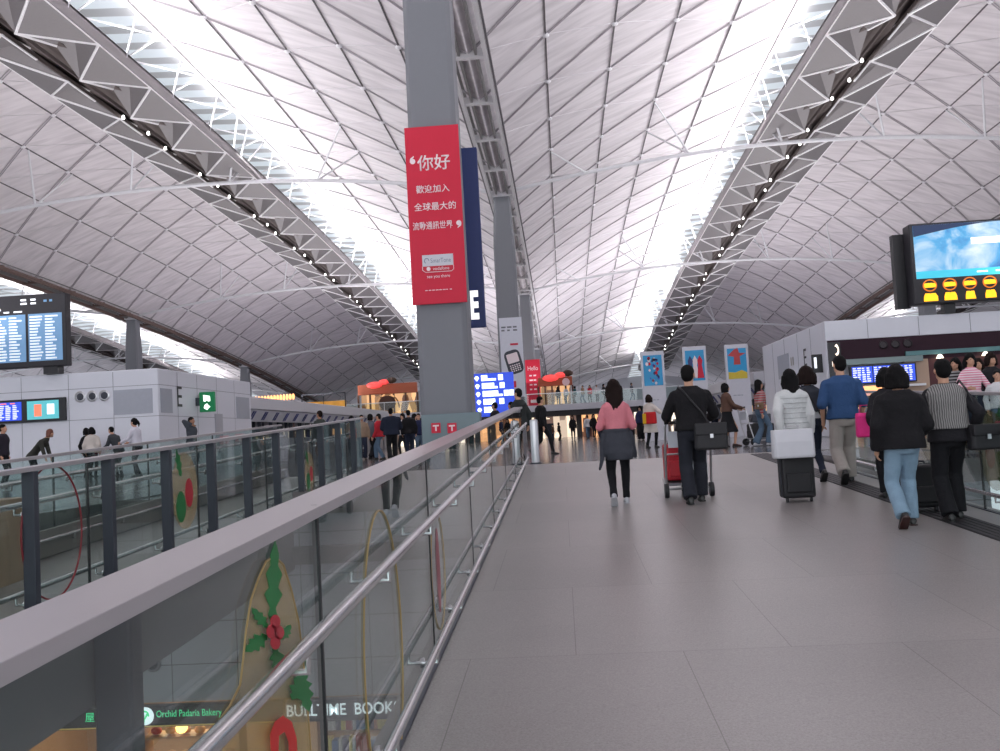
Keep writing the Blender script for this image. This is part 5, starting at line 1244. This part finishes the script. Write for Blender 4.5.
# 8. person in black with the pink bag, behind the black jacket
y = 11.9
P = person('person in black with a pink bag, half hidden behind the black jacket', (3.97, y, zr(y)), math.radians(-3), 1.60, True, step=-0.15, lift=0.03,
           armL=(-0.22, 0.06, 0.90), top=(BLKC2, 0.80, 0.03, 1.0, 'coat'), bottom=(TRAN, 'slim'), shoes=(SHB,), hair=(HAIRB, 'bob'), wide=1.1)
bg_ = shoulder_bag('bright pink handbag carried beside the person in black', P, (-0.30, 0.0, 1.0), 0.24, 0.12, 0.30, cloth('bag_pink', (214, 44, 124), 0.5), flap=False, nm='handbag')
o = MB().path([(-0.07, 0, 0.13), (-0.05, 0, 0.24), (0.05, 0, 0.24), (0.07, 0, 0.13)], 0.008, 6).build('bag_handle', mat('handle_pink', srgb(190, 44, 112)), None); o.parent = bg_
def stripes(name, c1, c2, sc):
    m = bpy.data.materials.new(name); m.use_nodes = True; nt = m.node_tree; b = nt.nodes['Principled BSDF']; b.inputs['Roughness'].default_value = 0.85
    tc = nt.nodes.new('ShaderNodeTexCoord'); w_ = nt.nodes.new('ShaderNodeTexWave'); w_.bands_direction = 'Z'; w_.inputs['Scale'].default_value = sc; w_.inputs['Distortion'].default_value = 0.4
    nt.links.new(tc.outputs['Object'], w_.inputs['Vector']); cr = nt.nodes.new('ShaderNodeValToRGB'); cr.color_ramp.elements[0].position = 0.45; cr.color_ramp.elements[1].position = 0.55
    cr.color_ramp.elements[0].color = (*srgb(*c1), 1); cr.color_ramp.elements[1].color = (*srgb(*c2), 1)
    nt.links.new(w_.outputs['Fac'], cr.inputs[0]); nt.links.new(cr.outputs[0], b.inputs['Base Color']); return m
# ---- people on the upper floor
P = person('woman in red striped sweater and flared jeans beside the luggage trolleys', (5.12, 25.0, 0), math.radians(-75), 1.72, True, step=0.14, top=(stripes('stripe_red', (156, 60, 66), (150, 130, 130), 5), 0.98, 0.02, 1.0, 'sweater'), bottom=(JEANM, 'flare'), shoes=(SHW,), hair=(HAIRB, 'long'), vox=0.02)
shoulder_bag('small tan shoulder bag on the woman in the striped sweater', P, (0.22, -0.12, 1.05), 0.24, 0.09, 0.18, cloth('bag_tan', (120, 96, 74), 0.6), rz=0.4)
P = person('woman in brown jacket and black skirt pushing a trolley on the upper floor', (4.38, 25.7, 0), math.radians(-80), 1.70, True, step=0.14, armL=(-0.2, 0.38, 1.05), armR=(0.2, 0.38, 1.05), top=(BRWN, 0.95, 0.025, 1.0, 'jacket'), bottom=(TRAN, 'skirt', 0.42), shoes=(SHBR,), hair=(HAIRB, 'bob'), vox=0.02)
T2 = trolley('luggage trolley with black bags beyond the posters, pushed by the woman in brown', 5.25, 25.85, 0, math.radians(-80))
suitcase('black soft bag piled on the trolley of the woman in brown', 5.25, 25.8, 0.2, 0.45, 0.6, 0.38, mat('case_black', srgb(27, 26, 30), 0.55, bump=0.1), wheels=False, rz=math.radians(-80))
suitcase('grey case lying on the black bag of the upper floor trolley', 5.25, 25.8, 0.615, 0.4, 0.5, 0.22, mat('case_grey', srgb(70, 74, 84), 0.5), wheels=False, rz=math.radians(-84))
P = person('woman in long cream coat with a red and yellow bag', (2.66, 29.2, 0), math.radians(-35), 1.62, True, step=0.13, armR=(0.2, 0.30, 1.25), top=(CREAM, 0.52, 0.03, 1.0, 'coat'), bottom=(TRAN, 'slim'), shoes=(SHB,), hair=(HAIRN, 'bob'), vox=0.022)
bg_ = shoulder_bag('red and yellow bag on the back of the woman in the cream coat', P, (0.15, -0.26, 0.98), 0.42, 0.14, 0.36, cloth('bag_red', (196, 34, 38), 0.5), nm='handbag', flap=False)
o = MB().box(-0.215, -0.10, -0.085, 0.075, -0.17, 0.14).build('yellow_side', cloth('bag_yellow', (222, 176, 40), 0.5), None, bevel=0.01); o.parent = bg_
P = person('man in dark green jacket walking left at the top of the ramp', (-1.0, 22.2, 0), math.radians(55), 1.72, False, step=0.13, top=(cloth('jacket_moss', (44, 48, 48)), 0.88, 0.03, 1.0), bottom=(TRAN, 'slim'), shoes=(SHB,), hair=(HAIRB, 'short'), vox=0.02)
P = person('man in black striding right behind the steel bollard', (-0.62, 27.5, 0), math.radians(-60), 1.72, False, step=0.30, lift=0.08, top=(BLKC, 0.86, 0.03, 1.0), bottom=(TRAN, 'slim'), shoes=(SHB,), hair=(HAIRB, 'short'), vox=0.022)
P = person('man in black walking past the blue directory sign, nearer its left edge', (-2.15, 30.5, 0), math.radians(70), 1.70, False, step=0.15, top=(BLKC2, 0.86, 0.03, 1.0), bottom=(TRAN, 'slim'), shoes=(SHB,), hair=(HAIRB, 'short'), vox=0.024)
P = person('person with dark hair seen before the right half of the blue directory sign', (-1.65, 31.0, 0), math.radians(60), 1.70, False, step=0.1, top=(cloth('jacket_navy', (36, 40, 60)), 0.86, 0.03, 1.0), bottom=(TRAN, 'slim'), shoes=(SHB,), hair=(HAIRB, 'short'), vox=0.024)
# steel bollard
t = thing('bollard', 'brushed steel cylindrical bollard at the top end of the ramp', 'bollard', (-0.62, 20.4, 0))
MB().lathe((-0.62, 20.4, 0), [(0.09, 0), (0.09, 0.9), (0.085, 0.93), (0.05, 0.95)], 24).build('post_shaft', STEEL, t, smooth=True)
MB().lathe((-0.62, 20.4, 0), [(0.12, 0), (0.12, 0.02), (0.10, 0.03)], 24).build('floor_collar', DARK, t)

# people beyond the right balustrade
yb = 17.2
def px(p, d): return at(p, 400, d).x
person('woman in pink and white striped top with long black hair, behind the right balustrade', (px(973, 17.2), 17.2, 0), math.radians(185), 1.64, True, armL=(-0.22, 0.30, 1.10), armR=(0.22, 0.30, 1.10), top=(stripes('stripe_pink', (214, 130, 154), (232, 214, 220), 7), 0.95, 0.02, 1.0, 'sweater'), bottom=(JEAND, 'slim'), shoes=(SHW,), hair=(HAIRB, 'long'), vox=0.018, tilt=-0.1)
person('woman in black and white top leaning at the left of the pink striped woman', (px(958, 17.6), 17.6, 0), math.radians(150), 1.60, True, top=(stripes('stripe_black', (30, 30, 34), (150, 150, 150), 5), 0.95, 0.02, 1.0, 'sweater'), bottom=(TRAN, 'slim'), shoes=(SHB,), hair=(HAIRB, 'long'), vox=0.02)
person('person in dark top at the far right edge behind the balustrade', (px(994, 18.2), 18.2, 0), math.radians(195), 1.68, False, top=(BLKC2, 0.9, 0.02, 1.0), bottom=(TRAN, 'slim'), shoes=(SHB,), hair=(HAIRN, 'bob'), vox=0.02)
person('small child in white top by the balustrade at the right edge', (px(999, 16.2), 16.2, 0), math.radians(170), 1.28, False, top=(cloth('shirt_white', (205, 205, 208)), 0.9, 0.02, 1.0, 'shirt'), bottom=(JEANM, 'slim'), shoes=(SHW,), hair=(HAIRB, 'short'), vox=0.018)
person('person half seen between the heads beyond the pink striped woman', (px(981, 19.5), 19.5, 0), math.radians(175), 1.66, True, top=(cloth('top_wine', (90, 40, 50)), 0.9, 0.02, 1.0), bottom=(TRAN, 'slim'), shoes=(SHB,), hair=(HAIRN, 'long'), vox=0.022)

# people on the left
person('woman in white blouse with a ponytail, pushing toward the left kiosk', (px(136, 26.5), 26.5, 0), math.radians(80), 1.70, True, step=0.12, armL=(-0.2, 0.42, 1.05), armR=(0.2, 0.42, 1.05), lean=0.12, top=(cloth('blouse_white', (206, 204, 214)), 0.92, 0.02, 1.0, 'blouse'), bottom=(TRAN, 'slim'), shoes=(SHB,), hair=(HAIRB, 'pony'), vox=0.02)
person('person in cream hooded coat seen from behind, left of the ponytail woman', (px(97, 30), 29.6, 0), math.radians(10), 1.58, True, top=(CREAM, 0.8, 0.05, 1.0, 'coat'), bottom=(TRAN, 'slim'), shoes=(SHB,), hair=(HAIRB, 'bob'), vox=0.022, wide=1.15)
person('person in black left of the cream hooded coat', (px(84, 30), 30.1, 0), math.radians(-20), 1.58, False, top=(BLKC, 0.86, 0.03, 1.0), bottom=(TRAN, 'slim'), shoes=(SHB,), hair=(HAIRB, 'bob'), vox=0.022)
person('person in charcoal leaning forward between the cream coat and the ponytail woman', (px(119, 29), 28.9, 0), math.radians(70), 1.55, False, lean=0.5, armL=(-0.2, 0.5, 1.0), armR=(0.2, 0.5, 1.0), top=(cloth('jacket_ash', (58, 62, 66)), 0.86, 0.03, 1.0), bottom=(TRAN, 'slim'), shoes=(SHB,), hair=(HAIRB, 'short'), vox=0.022)
person('man in grey jacket holding a phone to his ear under the green exit sign', (px(188, 29), 29.2, 0), math.radians(-95), 1.72, False, armR=(0.16, 0.10, 1.50), armL=(-0.24, 0.05, 0.9), top=(cloth('jacket_grey', (74, 78, 86)), 0.88, 0.03, 1.0), bottom=(JEAND, 'jeans'), shoes=(SHB,), hair=(HAIRB, 'short'), vox=0.022, skin=SKIN2)
person('person in dark jacket at the far left edge below the monitors', (px(2, 24), 24.0, 0), math.radians(-80), 1.62, False, top=(cloth('jacket_deep', (44, 40, 50)), 0.88, 0.03, 1.0), bottom=(TRAN, 'slim'), shoes=(SHB,), hair=(HAIRB, 'short'), vox=0.022)
person('person with reddish hair bending low behind the rails at far left', (px(30, 25), 25.0, 0), math.radians(-85), 1.45, False, lean=0.9, armL=(-0.2, 0.55, 0.8), armR=(0.2, 0.55, 0.8), top=(cloth('jacket_olive', (60, 60, 56)), 0.86, 0.03, 1.0), bottom=(TRAN, 'slim'), shoes=(SHB,), hair=(mat('hair_red', srgb(110, 60, 44), 0.5), 'bob'), vox=0.024)
y = 29.0
person('brown haired man in dark green jacket seen over the left ramp rail', (px(319, y), y, 0), math.radians(60), 1.70, False, step=0.14, top=(cloth('jacket_forest', (60, 66, 62)), 0.88, 0.03, 1.0), bottom=(cloth('trousers_rust', (92, 70, 60)), 'jeans'), shoes=(SHB,), hair=(HAIRN, 'short'), vox=0.022, skin=SKIN2)
P = person('tall man in dark blue padded jacket seen through the left glass, before the queue', (px(390, 31), 31.0, 0), math.radians(15), 1.72, False, step=0.12, armL=(-0.22, 0.3, 1.05), armR=(0.22, 0.3, 1.05), top=(cloth('jacket_ink', (34, 40, 56)), 0.82, 0.06, 1.0), bottom=(TRAN, 'loose'), shoes=(SHB,), hair=(HAIRB, 'short'), vox=0.022, wide=1.25)

# the queues and crowd farther off: one proto of each build, copied with its clothes
COL = {'red': cloth('q_red', (176, 40, 52)), 'white': cloth('q_white', (206, 204, 208)), 'grey': cloth('q_grey', (96, 98, 106)), 'black': BLKC, 'navy': cloth('q_navy', (40, 46, 78)), 'tan': cloth('q_tan', (150, 128, 108)), 'teal': cloth('q_teal', (50, 92, 98)), 'brown': BRWN}
crowd = [(352, 36, 1.68, 'tan', 30, 'in the check-in queue, leftmost'), (362, 34, 1.62, 'tan', 200, 'in the check-in queue, left of the red one'), (371, 35, 1.66, 'grey', -60, 'in the check-in queue beside the red jacket'), (379, 33, 1.62, 'red', 80, 'in the check-in queue, left of the dark blue padded jacket'),
         (403, 36, 1.66, 'white', 160, 'in the check-in queue just right of the padded jacket'), (409, 34, 1.70, 'black', 10, 'in the check-in queue before the white one'), (415, 38, 1.66, 'white', -100, 'in the check-in queue, near the column edge'),
         (419, 35, 1.60, 'navy', 190, 'in the check-in queue touching the column edge'),
         (573, 62.4, 1.60, 'black', 180, 'standing alone before the far lit shops'), (553, 66, 1.1, 'brown', 90, 'sitting low at the left of the far shops'), (559, 64, 1.2, 'black', -90, 'low beside the far seat'),
         (588, 66, 1.62, 'white', 20, 'before the orange shop window'), (594, 64, 1.65, 'black', 200, 'right of the white one at the orange shop'), (600, 63, 1.7, 'navy', 90, 'close left of the pink sweater woman'),
         (632, 66, 1.6, 'grey', 0, 'right of the pink sweater woman, far off'), (500, 52, 1.66, 'black', 30, 'under the blue directory sign'), (488, 50, 1.62, 'brown', 190, 'left under the blue directory sign'),
         (716, 47, 1.65, 'grey', 20, 'standing near the third poster'), (641, 45, 1.62, 'navy', 160, 'by the foot of the first poster')]
protos = {}
for i, (pxx, d, h, c, rz_, where) in enumerate(crowd):
    lab = 'person in %s %s' % (c, where)
    x = at(pxx, 430, d).x
    key = i % 4
    if key not in protos:
        P = person(lab, (x, d, 0), math.radians(rz_), h, key % 2 == 0, step=(0.12, 0.0, 0.05, 0.18)[key], top=(COL[c], 0.88, 0.035, 1.0), bottom=((TRAN, 'slim'), (JEAND, 'jeans'), (TRAN, 'loose'), (JEANM, 'jeans'))[key], shoes=(SHB,), hair=(HAIRB, ('long', 'short', 'bob', 'short')[key]), vox=0.03, group=None)
        protos[key] = P['t']
    else:
        r = dup(protos[key], (x, d, 0), math.radians(rz_), lab); k = h / 1.75; r.scale = (k, k, k)
        for ch in r.children:
            if ch.name.startswith('jacket'):
                ch.data = ch.data.copy(); ch.data.materials[0] = COL[c]
# onlookers along the mezzanine rail
mezz = [(558, 'black'), (566, 'white'), (575, 'teal'), (583, 'tan'), (590, 'red'), (597, 'white'), (604, 'black'), (632, 'grey')]
for i, (pxx, c) in enumerate(mezz):
    k = 1.62 / 1.75; d = 85.9 + (i % 3) * 0.5
    r = dup(protos[i % 4], (at(pxx, 395, d).x, d, 3.0), math.radians(40 * i), 'tiny onlooker in %s behind the mezzanine glass, %s' % (c, ['at the red banner', 'second from the red banner', 'third from the red banner', 'fourth from the red banner', 'fifth from the red banner', 'left of the black one', 'nearest left of the pink sweater woman', 'right of the pink sweater woman'][i]), 'onlookers on the mezzanine')
    r.scale = (k, k, k)
    for ch in r.children:
        if ch.name.startswith('jacket'): ch.data = ch.data.copy(); ch.data.materials[0] = COL[c]

# barrier posts of the queue
for i in range(6):
    x = -6.9 + i * 0.0; yy = 26 + i * 2.2
    pass

# ================================================================ festive decals on the glass
GOLD = mat('decal_gold', srgb(150, 126, 78), 0.5); GREEN = mat('decal_green', srgb(22, 110, 52), 0.5); REDD = mat('decal_red', srgb(170, 26, 44), 0.5); RTH = mat('decal_thin_red', srgb(120, 24, 34), 0.5)
FILM = None
def film():
    m = bpy.data.materials.new('decal_film'); m.use_nodes = True; nt = m.node_tree; N = nt.nodes; L = nt.links; b = N['Principled BSDF']
    b.inputs['Base Color'].default_value = (*srgb(186, 160, 112), 1); b.inputs['Roughness'].default_value = 0.5; b.inputs['Alpha'].default_value = 0.30
    return m
FILM = film()
def ringpts(cx, cz, rx, rz_, a0=0, a1=360, n=40): return [(cx + rx * math.cos(math.radians(a0 + (a1 - a0) * k / n)), cz + rz_ * math.sin(math.radians(a0 + (a1 - a0) * k / n))) for k in range(n + 1)]
def on_glass(pts, xg, off=0.009): return [(xg + off, y_, z_) for y_, z_ in pts]
def leaf(cy, cz, L_, ang):
    """holly leaf outline"""
    pr = [(0, 0), (0.18, 0.16), (0.22, 0.08), (0.42, 0.24), (0.46, 0.12), (0.66, 0.22), (0.70, 0.10), (1.0, 0.0), (0.70, -0.10), (0.66, -0.22), (0.46, -0.12), (0.42, -0.24), (0.22, -0.08), (0.18, -0.16)]
    c, s_ = math.cos(ang), math.sin(ang)
    return [(cy + L_ * (x * c - z * s_), cz + L_ * (x * s_ + z * c)) for x, z in pr]
def gl_at(px_, py_, xg):
    r = CAMR @ Vector(((px_ - 500.0) / FOC, -(py_ - 375.5) / FOC, -1.0)); k = xg / r.x
    return (r.y * k, EYE + r.z * k)
def flat(mbname, pts, xg, m, t, off=0.009):
    MB().prism(pts, (xg + off, 0, 0), (0, 1, 0), (0, 0, 1), 0.0015).build(mbname, m, t)
# big bell with holly on the nearest pane
t = thing('glass_decal', 'large translucent gold bell decal with green holly on the nearest glass pane', 'decal', (-0.82, 2.6, -0.6))
XG = -0.83
PXG = lambda pts: [gl_at(x_, y_, XG) for x_, y_ in pts]
bell = PXG([(271, 556), (262, 562), (254, 580), (247, 600), (242, 630), (239, 660), (236, 685), (226, 705), (210, 728), (196, 751), (180, 775), (180, 800), (306, 812), (309, 770), (306, 730), (303, 690), (299, 650), (295, 620), (288, 590), (280, 565)])
flat('bell_film', bell, XG, FILM, t)
MB().path([(XG + 0.01, y_, z_) for y_, z_ in bell], 0.003, 5, closed=True).build('bell_outline', GOLD, t)
def pxleaf(x0, y0, x1, y1, w_):
    dx, dy = x1 - x0, y1 - y0; L_ = math.hypot(dx, dy); ux_, uy_ = dx / L_, dy / L_
    pr = [(0, 0.0), (0.12, 0.5), (0.2, 0.3), (0.36, 1.0), (0.44, 0.5), (0.6, 0.9), (0.7, 0.4), (0.82, 0.5), (1.0, 0.0)]
    pr = pr + [(a_, -b_2) for a_, b_2 in reversed(pr[1:-1])]
    return PXG([(x0 + ux_ * a_ * L_ - uy_ * b_2 * w_, y0 + uy_ * a_ * L_ + ux_ * b_2 * w_) for a_, b_2 in pr])
for li_, lf in enumerate(((268, 625, 271, 540, 9), (262, 635, 240, 652, 9), (262, 628, 246, 608, 6), (268, 645, 276, 680, 8), (293, 672, 303, 712, 10), (285, 700, 300, 670, 9), (273, 640, 283, 625, 6))):
    flat('holly_leaf', pxleaf(*lf), XG, GREEN, t, 0.011 + 0.0017 * li_)
for bx_, by_ in ((266, 622), (262, 632), (270, 633), (266, 643)): flat('holly_berry', PXG([(bx_ + 5 * math.cos(a_), by_ + 7 * math.sin(a_)) for a_ in [2 * PI * k / 14 for k in range(14)]]), XG, REDD, t, 0.025)
rb = [(262, 752), (261, 735), (266, 722), (274, 716), (283, 722), (288, 738), (289, 760), (281, 760), (280, 742), (276, 732), (270, 736), (269, 760)]
flat('red_ribbon', PXG(rb), XG, mat('decal_bright_red', srgb(196, 34, 30), 0.5), t, 0.0235)
def hoop(label, px_, py_, ry, rz_, m, xg, r=0.007, arc=(0, 360), name='glass_decal'):
    c_ = gl_at(px_, py_, xg); t = thing(name, label, 'decal', (xg, c_[0], c_[1]))
    pts = ringpts(c_[0], c_[1], ry, rz_, arc[0], arc[1], 40)
    if arc[1] - arc[0] == 360: MB().path([(xg + 0.01, a_, b_2) for a_, b_2 in pts[:-1]], r, 6, closed=True).build('hoop_outline', m, t)
    else: MB().path([(xg + 0.01, a_, b_2) for a_, b_2 in pts], r, 6).build('hoop_outline', m, t)
    return t, c_
hoop('tall golden hoop outline decal on the second near glass pane', 383, 655, 0.42, 0.62, GOLD, XG, 0.004)
t, c_ = hoop('faint oval ornament decal with pink stripe on the third near pane', 437, 570, 0.30, 0.36, GOLD, XG, 0.003)
flat('pink_stripe', ringpts(c_[0], c_[1], 0.07, 0.26, n=20)[:-1], XG, mat('decal_pink', srgb(150, 90, 96), 0.6), t)
hoop('thin dark red hoop decal on the left ramp glass behind the first post', 52, 532, 0.46, 0.54, RTH, -4.2, 0.008)
def ornament(label, px_, py_, xg, k=1.0):
    c_ = gl_at(px_, py_, xg); t = thing('glass_decal', label, 'decal', (xg, c_[0], c_[1]))
    flat('ornament_film', ringpts(c_[0], c_[1] - 0.05, 0.36 * k, 0.42 * k, n=24)[:-1], xg, FILM, t)
    flat('holly_leaf', leaf(c_[0] - 0.1 * k, c_[1] + 0.1 * k, 0.35 * k, math.radians(110)), xg, GREEN, t, 0.012)
    flat('green_bauble', ringpts(c_[0] - 0.13 * k, c_[1] - 0.22 * k, 0.13 * k, 0.17 * k, n=18)[:-1], xg, GREEN, t, 0.013)
    flat('red_bauble', ringpts(c_[0] + 0.1 * k, c_[1] - 0.08 * k, 0.11 * k, 0.16 * k, n=18)[:-1], xg, REDD, t, 0.015)
ornament('green and red bauble decal on the left ramp glass between dark posts', 184, 486, -4.2)
ornament('small green and red bauble decal farther along the left ramp glass', 309, 470, -4.2, 0.8)
ornament('red and green bauble decal on the right balustrade at the picture edge', 992, 446, 4.5)
ornament('green bauble decal on the right balustrade beyond the man in blue', 862, 440, 4.5, 0.7)
# lit sign beyond the right rail
t = thing('lit_sign', 'small orange lit sign low behind the right balustrade', 'sign', (8.0, 22, 0.8))
c_ = at(873, 391, 22)
MB().box(c_.x - 0.22, c_.x + 0.22, 22, 22.3, c_.z - 0.1, c_.z + 0.12).build('sign_face', mat('warm_sign', (1, 0.45, 0.2), emit=1.6, ecol=(1, 0.4, 0.15)), t, bevel=0.01)
MB().box(c_.x - 0.3, c_.x + 0.3, 22.02, 22.35, 0, c_.z - 0.1).build('sign_plinth', DARK, t, bevel=0.01)
